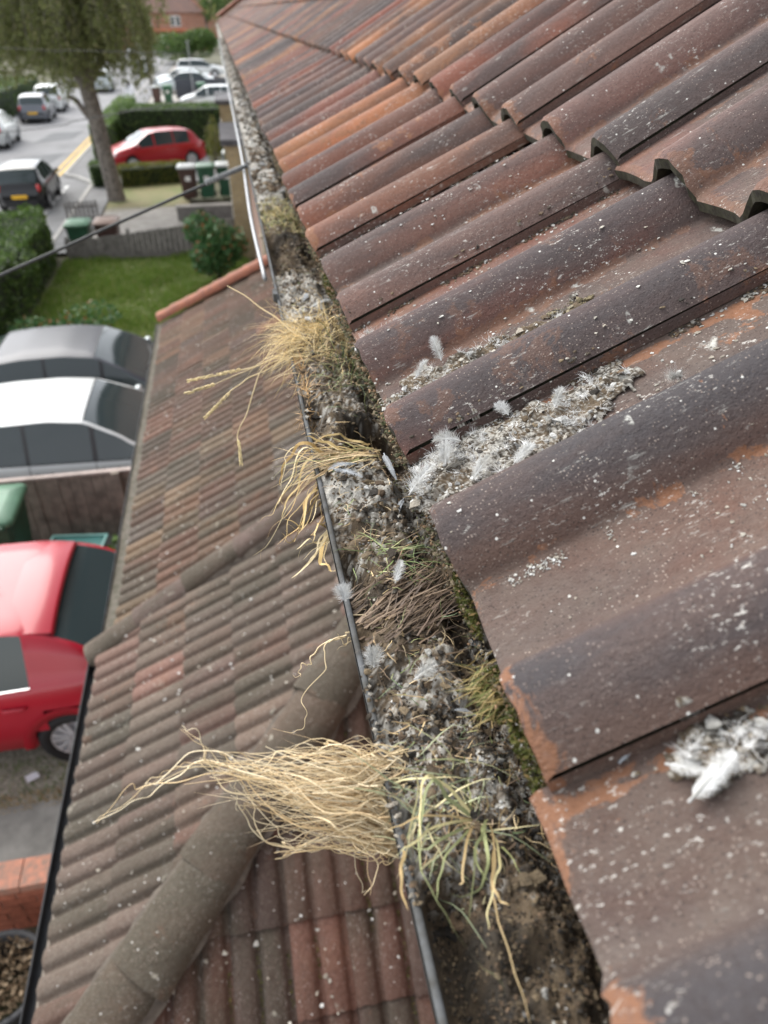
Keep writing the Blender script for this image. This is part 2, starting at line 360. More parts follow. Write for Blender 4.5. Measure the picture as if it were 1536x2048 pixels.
M['moss'] = leaf_mat('moss', (.045, .060, .010), (.12, .11, .03), (.22, .15, .06), .9, .1)
M['cloth_white'] = simple('white_cloth', (.75, .76, .80), .9, .08, 9)
M['skin'] = simple('skin', (.42, .25, .18), .6, .1, 9)
M['hair'] = simple('dark_hair', (.02, .015, .012), .7, .2, 9)
M['denim'] = simple('dark_trousers', (.03, .035, .05), .9, .2, 9)
M['gate'] = simple('navy_gate', (.028, .032, .045), .6, .2, 6)
M['beige'] = simple('beige_drive', (.52, .42, .33), .9, .12, 1)

# ================================================================ setting: ground, road, pavements
def sheet(name, poly, z, mat, th=None, label=None):
    mb = MB()
    if th: mb.prism(poly, z-th, z)
    else: mb.add([(x, y, z) for x, y in poly], [tuple(range(len(poly)))])
    o = mb.build(name, mat); o['kind'] = 'structure'; return o
sheet('ground', [(-400, -60), (400, -60), (400, 600), (-400, 600)], 0, M['earth'])
sheet('road', [(-12.4, -40), (-6.45, -40), (-6.45, 400), (-12.4, 400)], .006, M['asphalt'])
sheet('parking_bay', [(-6.45, 14), (-5.15, 14), (-5.15, 30.2), (-5.9, 31.6), (-6.45, 32.2)], .006, M['pavement'])
sheet('road_patch', [(-9.3, 41.5), (-7.7, 42.5), (-7.5, 45.5), (-9.0, 45)], .010, M['asphalt_dark'])
sheet('road_patch', [(-9.6, 33), (-7.6, 34), (-7.3, 38), (-9.2, 37)], .010, M['asphalt_dark'])
mb = MB()
kp = [(-5.15, 14), (-5.15, 30.2), (-5.9, 31.6), (-6.45, 32.2), (-6.45, 120)]
for (x0, y0), (x1, y1) in zip(kp[:-1], kp[1:]):
    n = max(1, int(math.hypot(x1-x0, y1-y0)/.9))
    for k in range(n):
        t0, t1 = k/n, (k+1)/n; a = math.atan2(y1-y0, x1-x0); L = math.hypot(x1-x0, y1-y0)/n - .01
        mb.box((x0+(x1-x0)*(t0+t1)/2+.06, y0+(y1-y0)*(t0+t1)/2, .06), (L, .125, .12), a)
o = mb.build('kerb', M['kerb']); o['kind'] = 'structure'
sheet('pavement', [(-5.03, 20.6), (-4.2, 20.6), (-4.2, 30.6), (-5.03, 30.2)], .10, M['pavement'])
sheet('pavement', [(-6.33, 32.3), (-5.8, 31.7), (-5.03, 30.3), (-4.9, 31), (-5.2, 36), (-5.3, 110), (-6.33, 110)], .10, M['pavement'])
sheet('pavement', [(-14.2, -40), (-12.4, -40), (-12.4, 300), (-14.2, 300)], .08, M['pavement'], .1)
# painted markings
for k, (x, y) in enumerate([(-6.02, 30.0), (-6.02, 29.1), (-6.02, 28.2), (-6.03, 27.3)]):
    sheet('road_marking', [(x-.06, y-.3), (x+.06, y-.3), (x+.06, y+.3), (x-.06, y+.3)], .012, M['white_line'])
sheet('road_marking', [(-6.08, 25.5), (-5.96, 25.5), (-5.96, 26.5), (-6.08, 26.5)], .012, M['white_line'])
sheet('road_marking', [(-7.4, 25.5), (-6.1, 25.5), (-6.1, 25.66), (-7.4, 25.66)], .012, M['white_line'])
for dx in (0, -.26):
    sheet('road_marking', [(-6.72+dx, 32.4), (-6.60+dx, 32.4), (-6.56+dx, 60), (-6.68+dx, 60)], .012, M['yellow_line'])
for k in range(7):
    sheet('road_marking', [(-11.4, 38+k*3), (-11.28, 38+k*3), (-11.28, 39.1+k*3), (-11.4, 39.1+k*3)], .012, M['white_line'])
# front gardens and drives
sheet('drive', [(-7, 4.55), (.27, 4.55), (.27, 12.0), (-7, 12.0)], .010, M['slab'])
sheet('gravel_strip', [(-4.6, 3.95), (-.3, 3.95), (-.3, 4.62), (-4.6, 4.62)], .018, M['gravel'])
sheet('lawn', [(-4.55, 12.0), (.2, 12.0), (.2, 20.1), (-4.55, 20.1)], .02, M['turf'])
sheet('footpath', [(-4.2, 20.5), (.3, 20.5), (.3, 25.75), (-4.2, 25.75)], .05, M['concrete'])
sheet('dry_edge', [(-4.75, 25.3), (-1.9, 25.75), (-1.9, 26.3), (-4.75, 26.3)], .056, M['gravel'])
sheet('verge', [(-4.9, 25.9), (-1.55, 25.9), (-1.55, 29.7), (-4.9, 29.7)], .066, M['verge'])
sheet('car_stand', [(-5.2, 30), (.4, 30), (.4, 36), (-5.2, 36)], .06, M['pavement'])
sheet('side_drive', [(-5.3, 50.5), (.4, 50.5), (.4, 57.5), (-5.3, 57.5)], .04, M['beige'])
sheet('side_drive', [(-5.3, 57.6), (.4, 57.6), (.4, 100), (-5.3, 100)], .04, M['concrete'])
# concrete path slabs beside the red brick wall
path = tag(empty('garden_path', (0, 0, 0)), kind='structure')
for k in range(5):
    for r in range(1):
        MB().box((-3.95+k*.90, 3.51, .015), (.885, .86, .05)).build('paving_slab', M['slab'], path, rot=(R_(random.uniform(-.3, .3)), 0, 0))

# ================================================================ terrace house with the big tiled roof
A1 = R_(25.0); A2 = R_(29.5); AR = R_(33.0); GA = .335; TW = .30
house = empty('terrace_house', (0.3, 15, 0), 0, 'brick terrace under the large roof of red-brown and grey roll tiles', 'house')
def under(o, par):   # parent keeping world placement (parents are only translated/rotated about z)
    o.parent = par; o.matrix_parent_inverse = par.matrix_world.inverted() if False else Matrix.Translation(-Vector(par.location)); return o
mb = MB(); mb.box((3.95, 14.5, 2.42), (7.3, 31.0, 4.84)); under(mb.build('wall', M['wallbrick']), house)
mb = MB(); mb.box((.075, 14.5, 4.87), (.022, 31.2, .2)); under(mb.build('fascia_board', M['trim']), house)
mb = MB(); mb.box((.185, 14.5, 4.775), (.2, 31.2, .012)); under(mb.build('soffit', M['white_frame']), house)
roof = empty('roof', (0, 0, 0)); under(roof, house)
# roll tile profile, s runs from the far edge (+Y) to the near edge
half = [(0, 0), (.02, 0), (.045, 0), (.066, 0), (.078, .001), (.084, .006), (.089, .015), (.095, .024), (.103, .030), (.113, .033), (.124, .0320), (.135, .0275), (.144, .0205), (.151, .0130), (.1565, .0055), (.1585, .0015), (.162, .0002)]
prof = half + [(s+.15, z) for s, z in half if s > .02]
prof = [(s, z) for s, z in prof if s < .300] + [(.3025, .0125)]
def tile_mesh(name, prof, L, th, mats, seed=0, xs=None, chip=.002, crown=0.0):
    rr = random.Random(seed); mb = MB(); mb.smooth = True; xs = xs or [0, .005, L*.3, L*.62, L]; rows = []; n = len(prof)
    edge = [rr.uniform(-chip, chip) for _ in prof]
    for i, x in enumerate(xs):
        rows.append([(x+(edge[j] if i < 2 else 0), -s, z - (.0035 if i == 0 else 0) + crown*math.sin(math.pi*x/L)) for j, (s, z) in enumerate(prof)])
    V = [p for r in rows for p in r]
    mb.add(V, [(i*n+j, i*n+n+j, i*n+n+j+1, i*n+j+1)[::-1] for i in range(len(xs)-1) for j in range(n-1)])
    # butt face, side faces and underside
    mb.smooth = False; mb.mi = 1
    b0 = [(p[0], p[1], p[2]-th) for p in rows[0]]; mb.add(rows[0]+b0, [(j, j+1, n+j+1, n+j)[::-1] for j in range(n-1)])
    bl = [(p[0], p[1], p[2]-th) for p in rows[-1]]; mb.add(b0+bl, [(j, j+1, n+j+1, n+j)[::-1] for j in range(n-1)])
    mb.mi = 0
    for j in (0, n-1):
        a, b = rows[0][j], rows[-1][j]
        f = [(0, 1, 2, 3)] if j else [(3, 2, 1, 0)]
        mb.add([a, b, (b[0], b[1], b[2]-th), (a[0], a[1], a[2]-th)], f)
    return mb.mesh(name, mats)
tmesh = [tile_mesh('roof_tile', prof, .415, .010, [M['tile'], M['butt']], k, chip=.0018) for k in range(4)]
lowprof = [(s, z) for s, z in prof if s in (0,)] + [(0, 0), (.076, 0), (.088, .015), (.1, .029), (.113, .033), (.135, .026), (.158, .003), (.226, 0), (.238, .015), (.25, .029), (.263, .033), (.285, .026), (.3025, .0125)][1:]
palette = [((.085, .066, .066), .25), ((.125, .074, .064), .3), ((.15, .068, .052), .35), ((.062, .057, .062), .2), ((.20, .118, .070), .9), ((.105, .074, .062), .5), ((.145, .10, .078), .8), ((.175, .078, .056), .3), ((.23, .13, .07), 1.0)]
near = {(0, -2): ((.060, .055, .056), .9), (0, -1): ((.072, .060, .058), .85), (0, 0): ((.078, .064, .060), .9), (0, 1): ((.125, .070, .060), .25), (0, 2): ((.135, .090, .080), .45), (0, 3): ((.160, .100, .078), .75), (0, 4): ((.140, .085, .07), .9),
        (0, 5): ((.24, .135, .075), .9), (0, 6): ((.135, .075, .065), .3), (0, 7): ((.105, .085, .08), .2), (0, 8): ((.15, .085, .07), .2), (1, 1): ((.12, .085, .085), .3), (1, 2): ((.125, .095, .095), .3), (1, 3): ((.125, .092, .088), .5), (1, 4): ((.16, .095, .08), .6), (1, 5): ((.175, .11, .075), .9), (1, 6): ((.20, .125, .08), 1.0), (1, 0): ((.13, .088, .082), .2)}
RD = {(0, -2): .9, (0, -1): .9, (0, 0): .95, (0, 1): .75, (0, 2): .35, (0, 3): .2, (0, 4): .5, (0, 5): .1, (1, 1): .2, (1, 2): .45, (1, 3): .4}
def course_origin(c):
    if c == 0: return 0.0, 5.0
    x = GA*math.cos(A1) - .020*math.sin(A1); z = 5.0 + GA*math.sin(A1) + .020*math.cos(A1)
    return x + (c-1)*GA*math.cos(AR), z + (c-1)*GA*math.sin(AR)
cands = []
for c in range(15):
    ox, oz = course_origin(c); a = A1 if c == 0 else A2
    for i in range(-4, 100):
        yf = .187 + TW*(i+1)
        if yf - TW*.5 > 30.0 - ox: continue            # hip at the far end
        ctr = (ox+.16*math.cos(a), yf-.15, oz+.16*math.sin(a)); q = to_px(ctr); score = 0
        if q and q[2] > .05:
            m = 260/q[2]
            if -m < q[0] < 1536+m and -m < q[1] < 2048+m: score = 1/q[2]
        cands.append((score, c, i, ox, oz, a, yf))
cands.sort(key=lambda t: -t[0])
far_mb = MB(); rt = random.Random(3); nsep = 0
for score, c, i, ox, oz, a, yf in cands:
    rr = random.Random(c*1000+i); pc, al = near.get((c, i)) or palette[rr.randrange(len(palette))]
    f = rr.uniform(.85, 1.2)
    drop = {(0, -1): -.010, (0, -2): -.012, (0, -3): -.012, (0, 0): .002}.get((c, i), 0)
    M4 = Matrix.Translation((ox+drop*math.cos(a)+rr.uniform(-.003, .003), yf+rr.uniform(-.002, .002), oz+drop*math.sin(a)+rr.uniform(0, .003))) @ Matrix.Rotation(-a+R_(rr.uniform(-.35, .35)), 4, 'Y') @ Matrix.Rotation(R_(rr.uniform(-.45, .45)), 4, 'Z')
    if score > 0 and nsep < 300:
        nsep += 1
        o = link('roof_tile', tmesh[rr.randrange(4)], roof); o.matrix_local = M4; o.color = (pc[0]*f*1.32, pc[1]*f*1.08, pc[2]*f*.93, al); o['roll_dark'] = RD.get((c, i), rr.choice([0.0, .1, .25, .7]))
    else:
        far_mb.col = (pc[0]*f*1.4, pc[1]*f*1.12, pc[2]*f*.95); n = len(lowprof); V = []
        for x in (0, .4): V += [M4 @ Vector((x, -s, z)) for s, z in lowprof]
        V += [M4 @ Vector((0, -s, z-.012)) for s, z in lowprof]
        far_mb.smooth = False
        far_mb.mi = 0; far_mb.add(V, [(j, n+j, n+j+1, j+1)[::-1] for j in range(n-1)] + [(j, j+1, 2*n+j+1, 2*n+j)[::-1] for j in range(n-1)])
tag(far_mb.build('distant_roof_tiles', M['tile_far'], roof), kind='stuff')
# roof deck below the tiles, back slope and far hip slope
mb = MB(); dk = []
for c in (0, 1, 14):
    ox, oz = course_origin(c); dk.append((ox+.03, oz-.03))
rz = course_origin(14)
mb.grid([[(x, -1.0, z) for x, z in dk], [(x, 30-x, z) for x, z in dk]])
mb.add([(dk[-1][0], -1, dk[-1][1]), (dk[-1][0], 30-dk[-1][0], dk[-1][1]), (9, 30, 5), (9, -1, 5)], [(0, 1, 2, 3)])
mb.add([(0.02, 30.05, 4.97), (dk[-1][0], 30-dk[-1][0], dk[-1][1]), (9, 30.05, 4.97)], [(0, 1, 2)])
mb.build('roof_deck', M['roof_far'], roof)
L = 15
for k in range(L):
    x = .05+k*.3; z = 5.05 + x*math.tan(AR)*.96
    m = MB(); m.smooth = True
    P = [[(-.02+q*.36*.7, -q*.36*.7, q*.36*.62*.72) for q in (0, 1)] for _ in (0,)]
    d = Vector((.72, -.72, .45)).normalized(); sd_ = Vector((.7, .7, 0))
    rows = [[d*t + sd_*(.12*math.cos(an)) + Vector((0, 0, .11*math.sin(an))) for an in [math.pi*j/8 for j in range(9)]] for t in (0, .44)]
    m.grid(rows); o = m.build('hip_tile', M['hip_orange'], roof, (x, 30-x+.02, z+.01))

# ================================================================ gutter under the eaves
gut = empty('rain_gutter', (0, 0, 4.93), 0, 'grey half-round gutter along the eaves, choked with soil, droppings and dry grass', 'gutter')
def half_round(y0, y1, r, cx=-.004, n=14, th=.003, lip=.004, step=1.0, sag=None):
    mb = MB(); mb.smooth = True; ys = np.linspace(y0, y1, max(2, int((y1-y0)/step)+1))
    ang = [math.pi + math.pi*k/n for k in range(n+1)]
    for rr, flip in ((r, False), (r+th, True)):
        rows = [[(cx+rr*math.cos(a), y, rr*math.sin(a) + (sag(y) if sag else 0)) for a in ang] for y in ys]
        mb.grid(rows if not flip else rows[::-1])
    return mb, ys
sagf = lambda y: .0012*math.sin(y*1.3) - .0009*math.sin(y*3.1)
mb, ys = half_round(-.9, 30.2, .056, sag=sagf, step=.25); mb.build('channel', M['gutter_in'], gut)
for sx in (-1, 1):
    mb = MB(); mb.smooth = True; mb.tube([(-.004+sx*.0575, y, .0005+sagf(y)) for y in ys], .0024, 6); mb.build('rolled_lip', M['upvc'], gut)
mb, _ = half_round(-.9, 30.2, .0592, sag=sagf, step=.25, th=.0012); mb.build('outer_skin', M['upvc'], gut)
for y in [1.13, 2.33, 3.2, 4.1, 5.0, 5.9, 6.8, 7.7, 8.6, 10.4, 12.2, 14]:
    mb = MB()
    rows = [[(-.004+.063*math.cos(a), yy, .063*math.sin(a)) for a in [math.pi+math.pi*k/12 for k in range(13)]] for yy in (-.012, .012)]
    mb.grid(rows); mb.box((-.066, 0, .003), (.006, .026, .014)); mb.box((.066, 0, -.02), (.008, .026, .06))
    mb.build('bracket', M['upvc'], gut, (0, y, sagf(y)))

# ================================================================ lower lean-to roofs
AL = R_(28); TL = math.tan(AL); GL = .285; WL = .20
lp1 = [(0, 0), (.003, .012), (.009, .019), (.025, .023), (.046, .0235), (.064, .021), (.074, .015), (.080, .004), (.090, -.001), (.100, 0)]
lprof = lp1 + [(s+.10, z) for s, z in lp1[1:]]
lmesh = [tile_mesh('roof_tile', lprof, .36, .012, [M['tile_low'], M['butt']], 20+k, xs=[0, .006, .18, .36], chip=.003) for k in range(4)]
def bisected(mesh, M4, co, no):
    bm = bmesh.new(); bm.from_mesh(mesh); bmesh.ops.transform(bm, matrix=M4, verts=bm.verts)
    bmesh.ops.bisect_plane(bm, geom=bm.verts[:]+bm.edges[:]+bm.faces[:], plane_co=co, plane_no=no, clear_outer=True, clear_inner=False)
    ok = len(bm.faces) > 0
    bmesh.ops.transform(bm, matrix=M4.inverted(), verts=bm.verts)
    me = bpy.data.meshes.new('roof_tile'); bm.to_mesh(me); bm.free()
    for m_ in mesh.materials: me.materials.append(m_)
    return me if ok else None
def lay(par, x0, z0, ylo, yhi, ncourse, colf, clip=None, facing='x', y0=None, seed=0):
    for c in range(ncourse):
        for i in range(int((yhi-ylo)/WL)+2):
            rr = random.Random(seed+c*997+i*31); a = AL - R_(2.6)
            d = c*GL
            if facing == 'x':
                T = Matrix.Translation((x0+d*math.cos(AL)+rr.uniform(-.006, .006), yhi-i*WL, z0+d*math.sin(AL)+rr.uniform(0, .004))) @ Matrix.Rotation(-a+R_(rr.uniform(-.6, .6)), 4, 'Y') @ Matrix.Rotation(R_(rr.uniform(-.5, .5)), 4, 'Z')
                ctr = (x0+d*math.cos(AL)+.15, yhi-i*WL-.1)
            else:   # climbs towards +Y; columns step along +X
                T = Matrix.Translation((ylo+i*WL, y0+d*math.cos(AL)+rr.uniform(-.004, .004), z0+d*math.sin(AL)+rr.uniform(0, .003))) @ Matrix.Rotation(R_(90), 4, 'Z') @ Matrix.Rotation(-a+R_(rr.uniform(-.4, .4)), 4, 'Y') @ Matrix.Rotation(R_(rr.uniform(-.3, .3)), 4, 'Z')
                ctr = (ylo+i*WL+.1, y0+d*math.cos(AL)+.15)
            me = lmesh[rr.randrange(4)]
            if clip:
                s = clip(*ctr)
                if s < -.32: continue
                if s < .32:
                    me = bisected(me, T, clip.co, clip.no)
                    if me is None: continue
            o = link('roof_tile', me, par); o.matrix_local = T; col, al = colf(rr, ctr); o.color = (*col, al)
class Clip:
    def __init__(s, co, no): s.co = Vector(co); s.no = Vector(no).normalized()
    def __call__(s, x, y): return -(Vector((x, y, 0)) - Vector((s.co.x, s.co.y, 0))).dot(s.no)
brown = [(.200, .118, .085), (.170, .108, .080), (.215, .122, .085), (.145, .102, .082), (.225, .145, .095)]
def colP(rr, c):
    if c[1] < 4.9 and rr.random() < .55: col = rr.choice([(.24, .18, .12), (.21, .175, .14), (.25, .175, .11), (.19, .17, .145)])
    else: col = rr.choice(brown)
    f = rr.uniform(.62, .88); return tuple(x*f for x in col), .35
def colQ(rr, c):
    col = rr.choice([(.20, .165, .135), (.185, .145, .12), (.17, .15, .125), (.23, .165, .14), (.26, .155, .125)]); f = rr.uniform(.62, .88); return tuple(x*f for x in col), .35
def colR(rr, c):
    col = rr.choice([(.18, .105, .082), (.155, .105, .085), (.21, .115, .088), (.14, .105, .09), (.22, .15, .12)]); f = rr.uniform(.62, .85); return tuple(x*f for x in col), .2
# neighbour's lean-to (far part)
pA = empty('lean_to_porch', (0, 0, 0), 0, 'brown tiled lean-to roof with orange ridge tiles on its far edge', 'roof')
slA = empty('front_slope', parent=pA); lay(slA, -1.04, 2.40, 3.12, 8.22, 5, colP, seed=100)
mb = MB(); mb.add([(-1.0, 3.1, 2.37), (.27, 3.1, 2.37+1.27*TL), (.27, 8.2, 2.37+1.27*TL), (-1.0, 8.2, 2.37)], [(0, 3, 2, 1)])
mb.add([(-1.0, 8.2, 2.37), (.27, 8.2, 2.37+1.27*TL), (.27, 8.2, 2.2), (-1.0, 8.2, 2.2)], [(0, 1, 2, 3)]); mb.build('roof_deck', M['wood_brown'], pA)
def half_tile(par, name, p, d, L, r, mat, seed=0, flat=.8, jit=.004):
    rr = random.Random(seed); d = Vector(d).normalized(); sd_ = d.cross(Vector((0, 0, 1))).normalized(); upv = sd_.cross(d)
    m = MB(); m.smooth = True; rows = []
    for t, k in ((0, 1.06), (.02, 1.08), (L*.5, 1.0), (L+.02, .95)):
        rows.append([d*t + sd_*(r*k*math.cos(a)) + upv*(r*flat*k*math.sin(a) - .02) for a in [math.pi*(-.06+1.12*j/10) for j in range(11)]])
    m.grid(rows); c = rows[0]; m.smooth = False; m.add([Vector((0, 0, -.02))]+c, [(0, j+1, j+2) for j in range(10)])
    return m.build(name, mat, par, Vector(p)+Vector((rr.uniform(-jit, jit), rr.uniform(-jit, jit), rr.uniform(0, jit))))
dA = Vector((1.25, -.35, 1.25*TL)); LA = dA.length
for k in range(8): half_tile(pA, 'ridge_tile', Vector((-1.08, 8.32, 2.45)) + dA.normalized()*k*.195, dA, .195, .088, M['hip_orange'], k)
mb = MB(); mb.smooth = True
for rr_ in (.036, .039):
    mb.grid([[(-1.075+rr_*math.cos(a), y, 2.385+rr_*math.sin(a)) for a in [math.pi+math.pi*k/10 for k in range(11)]] for y in (3.2, 8.3)])
mb.tube([(-1.115, y, 2.387) for y in (3.2, 5, 6.5, 8.3)], .005, 6)
mb.build('gutter', M['upvc'], pA)
mb = MB(); mb.smooth = True
yy = np.linspace(3.2, 8.3, 160); mb.grid([[(-1.075+u, y, 2.385+.006*float(fbm(u*60, y*14, 5)) -.02+ .02*float(fbm(u*10, y*4, 9))) for u in np.linspace(-.034, .034, 7)] for y in yy])
mb.build('gutter_silt', simple('gutter_silt', (.17, .15, .125), .95, .3, 30, bump=.6, col2=(.09, .085, .06)), pA)
for y in (3.5, 8.0): MB().box((-.95, y, 1.15), (.09, .09, 2.3)).build('post', M['wood_brown'], pA)
# near lean-to with hipped end
pB = empty('lean_to_porch', (0, 0, 0), 0, 'lichen-grey tiled lean-to roof with a hipped end below the gutter', 'roof')
hipQ = Clip((0, 1.95, 0), (.7071, -.7071, 0)); hipR = Clip((0, 1.95, 0), (-.7071, .7071, 0))
slQ = empty('front_slope', parent=pB); lay(slQ, -1.09, 2.441, .7, 3.10, 6, colQ, hipQ, seed=400)
slR = empty('hipped_end', parent=pB); lay(slR, -1.2, 2.41, -1.2, .5, 6, colR, hipR, 'y', .80, seed=700)
mb = MB(); mb.add([(-1.12, .82, 2.37), (.27, 2.21, 2.37+1.39*TL), (.27, 3.1, 2.37+1.39*TL), (-1.12, 3.1, 2.37)], [(0, 3, 2, 1)])
mb.add([(-1.12, .82, 2.37), (.27, 2.21, 2.37+1.39*TL), (.27, .82, 2.37)], [(0, 2, 1)]); mb.build('roof_deck', M['wood_brown'], pB)
dH = Vector((1, 1, TL)); 
for k in range(6): H_ = half_tile(pB, 'hip_tile', Vector((-1.18, .77, 2.425)) + dH.normalized()*(k*.36-.02), dH, .36, .118, M['tile_low'], 50+k, .60, .008); H_.color = (.125-.008*(k % 3), .098, .076, .2)
dR = Vector((1.25, .27, 1.25*TL))
for k in range(5): H_ = half_tile(pB, 'rib_tile', Vector((-1.17, 3.06, 2.42)) + dR.normalized()*(k*.33), dR, .33, .080, M['tile_low'], 70+k, .58, .010); H_.color = (.155, .125-.012*(k % 2), .10, .3)
def fillet(name, p0, d, L, w, h, seed):
    q = np.random.RandomState(seed); d = Vector(d).normalized(); sd_ = d.cross(Vector((0, 0, 1))).normalized(); m = MB(); m.smooth = True; rows = []
    for t in np.linspace(0, L, int(L/.02)):
        ww = [w*(1+.18*(float(fbm(t*9, k*3.1, seed))-.5)*2) for k in range(2)]
        rows.append([Vector(p0)+d*t+sd_*(a*(ww[0] if a < 0 else ww[1])) + Vector((0, 0, z+.006*float(q.rand()))) for a, z in ((-1, -.035), (-.7, .0), (-.3, h*.8), (.3, h*.8), (.7, .0), (1, -.035))])
    m.grid([r[::-1] for r in rows]); return m.build(name, M['hip_grey'], pB)
fillet('mortar_bed', (-1.18, .77, 2.425), dH, 2.15, .135, .03, 5); fillet('mortar_bed', (-1.12, 3.07, 2.435), dR, 1.5, .115, .025, 6)
mb = MB(); mb.smooth = True
for rr_ in (.040, .043):
    mb.grid([[(-1.115+rr_*math.cos(a), y, 2.385+rr_*math.sin(a)) for a in [math.pi+math.pi*k/10 for k in range(11)]] for y in (.6, 3.06)])
mb.tube([(-1.157, y, 2.387) for y in (.6, 1.5, 2.3, 3.06)], .0045, 6)
mb.build('gutter', M['black_plastic'], pB)
MB().box((-.45, 1.95, 1.18), (1.2, 2.2, 2.36)).build('wall', M['wallbrick'], pB)

# ================================================================ foliage helpers
def leaves(mb, C, size, rr, up_bias=0.0, asp=.6):
    n = len(C); C = np.asarray(C, float); d = rr.normal(size=(n, 3)); d[:, 2] += up_bias*0; d /= np.linalg.norm(d, axis=1)[:, None]
    e = rr.normal(size=(n, 3)); e[:, 2] -= up_bias; e -= d*(e*d).sum(1)[:, None]; e /= np.linalg.norm(e, axis=1)[:, None]; f = np.cross(d, e)
    s = size*rr.uniform(.6, 1.35, n)[:, None]
    V = np.stack([C-e*s*.5, C+f*s*asp*.5, C+e*s*.5, C-f*s*asp*.5], 1).reshape(-1, 3)
    b = len(mb.v); mb.v.extend(map(tuple, V)); mb.f.extend([(b+4*i, b+4*i+1, b+4*i+2, b+4*i+3) for i in range(n)]); mb.m.extend([0]*n); mb.sm.extend([False]*n)
def hedge(name, poly, z0, z1, nleaf, mat, label, cat='hedge', seed=0, size=.07, lump=.12, group=None, core=.10):
    """clipped hedge of polygonal plan: dark core and a leafy shell"""
    rr = np.random.RandomState(seed); P = np.array(poly, float); c = P.mean(0)
    root = empty(name, (c[0], c[1], z0), 0, label, cat, group); Q = P-c
    core_p = [tuple(q*(1-core/max(.3, np.linalg.norm(q)))) for q in Q]
    mb = MB(); mb.prism(core_p, 0, z1-z0-core); mb.build('core', M['hedge_core'], root)
    n = len(Q); lens = [np.linalg.norm(Q[(k+1) % n]-Q[k]) for k in range(n)]; H = z1-z0
    area_s = sum(lens)*H; x, y = Q[:, 0], Q[:, 1]; area_t = .5*abs(np.dot(x, np.roll(y, 1))-np.dot(y, np.roll(x, 1)))
    ns = int(nleaf*area_s/(area_s+area_t)); C = []
    cum = np.cumsum(lens)/sum(lens)
    for k in range(ns):
        i = int(np.searchsorted(cum, rr.rand())); t = rr.rand(); p = Q[i]*(1-t)+Q[(i+1) % n]*t; z = rr.rand()*H
        o = np.linalg.norm(p) or 1; w = lump*(fbm(p[0]*1.7+z*1.3, p[1]*1.7+z, seed)-.45)*2 + rr.normal()*.03
        C.append((*(p*(1+w/o)), z))
    lo, hi = Q.min(0), Q.max(0); k = 0
    from mathutils.geometry import intersect_point_tri_2d
    tris = [(Q[0], Q[i], Q[i+1]) for i in range(1, n-1)]
    while k < nleaf-ns:
        p = lo+rr.rand(2)*(hi-lo)
        if any(intersect_point_tri_2d(Vector(p), Vector(a), Vector(b), Vector(d)) for a, b, d in tris):
            C.append((p[0], p[1], H + lump*(fbm(p[0]*1.5, p[1]*1.5, seed+5)-.45)*1.6 + rr.normal()*.025)); k += 1
    mb = MB(); leaves(mb, C, size, rr); mb.build('foliage', mat, root); return root
def bush(name, loc, rad, h, nleaf, mat, label, cat='shrub', seed=0, size=.09, group=None, stems=5, hollow=.45):
    rr = np.random.RandomState(seed); root = empty(name, loc, 0, label, cat, group)
    mb = MB()
    for k in range(stems):
        a = rr.rand()*6.28; q = rr.uniform(.3, .7)*rad
        mb.tube([(0, 0, 0), (q*.4*math.cos(a), q*.4*math.sin(a), h*.35), (q*math.cos(a), q*math.sin(a), h*.8)], [.02*h+.006, .015*h+.004, .004], 5)
    mb.build('stem', M['bark'], root)
    C = []
    nb = 9; cl = [(rr.uniform(-.55, .55)*rad, rr.uniform(-.55, .55)*rad, h*rr.uniform(.35, .78), rr.uniform(.35, .6)) for _ in range(nb)]
    for k in range(nleaf):
        cx, cy, cz, cr = cl[rr.randint(nb)]; d = rr.normal(size=3); d /= np.linalg.norm(d); q = rr.uniform(hollow, 1)**.6
        C.append((cx+d[0]*cr*rad*q, cy+d[1]*cr*rad*q, max(.02, cz+d[2]*cr*h*.55*q)))
    mb = MB(); leaves(mb, C, size, rr); mb.build('foliage', mat, root); return root
def tree(name, loc, label, h, crown, nleaf, mat, seed=0, trunk_r=.2, size=.12, group=None, lean=(0, 0), fork=.45, droop=.0, cz=None):
    """crown: (rx, ry, rz) ellipsoid radii, centre at cz"""
    rr = np.random.RandomState(seed); root = empty(name, loc, 0, label, 'tree', group); mb = MB(); mb.smooth = True
    zf = h*fork; top = Vector((lean[0], lean[1], zf))
    mb.tube([(0, 0, -.1), (lean[0]*.2, lean[1]*.2, zf*.25), (lean[0]*.6, lean[1]*.6, zf*.65), top], [trunk_r*1.35, trunk_r*1.05, trunk_r*.9, trunk_r*.7], 10)
    tips = []
    for k in range(9):
        a = rr.rand()*6.28; q = rr.uniform(.4, .95); e = top + Vector((crown[0]*q*math.cos(a), crown[1]*q*math.sin(a), (h-zf)*rr.uniform(.25, .9)))
        s = top*rr.uniform(.85, 1.0); m = s.lerp(e, .5) + Vector((0, 0, (h-zf)*.12))
        mb.tube([s, m, e], [trunk_r*.42, trunk_r*.24, trunk_r*.06], 6); tips += [m, e]
    mb.build('trunk', M['bark'], root)
    cz = cz if cz is not None else (zf + h)/2; C = []; ncl = 70
    cl = []
    for k in range(ncl):
        d = rr.normal(size=3); d /= np.linalg.norm(d); q = rr.uniform(.35, 1)**.7
        cl.append((lean[0]+d[0]*crown[0]*q, lean[1]+d[1]*crown[1]*q, cz+d[2]*crown[2]*q, rr.uniform(.12, .28)*min(crown[0], crown[2])))
    per = nleaf//ncl
    for x, y, z, r in cl:
        d = rr.normal(size=(per, 3))*.5; C += [(x+a*r, y+b*r, z+c*r-droop*abs(rr.normal())*r) for a, b, c in d]
    m2 = MB(); leaves(m2, C, size, rr, up_bias=droop*2); m2.build('crown', mat, root); return root

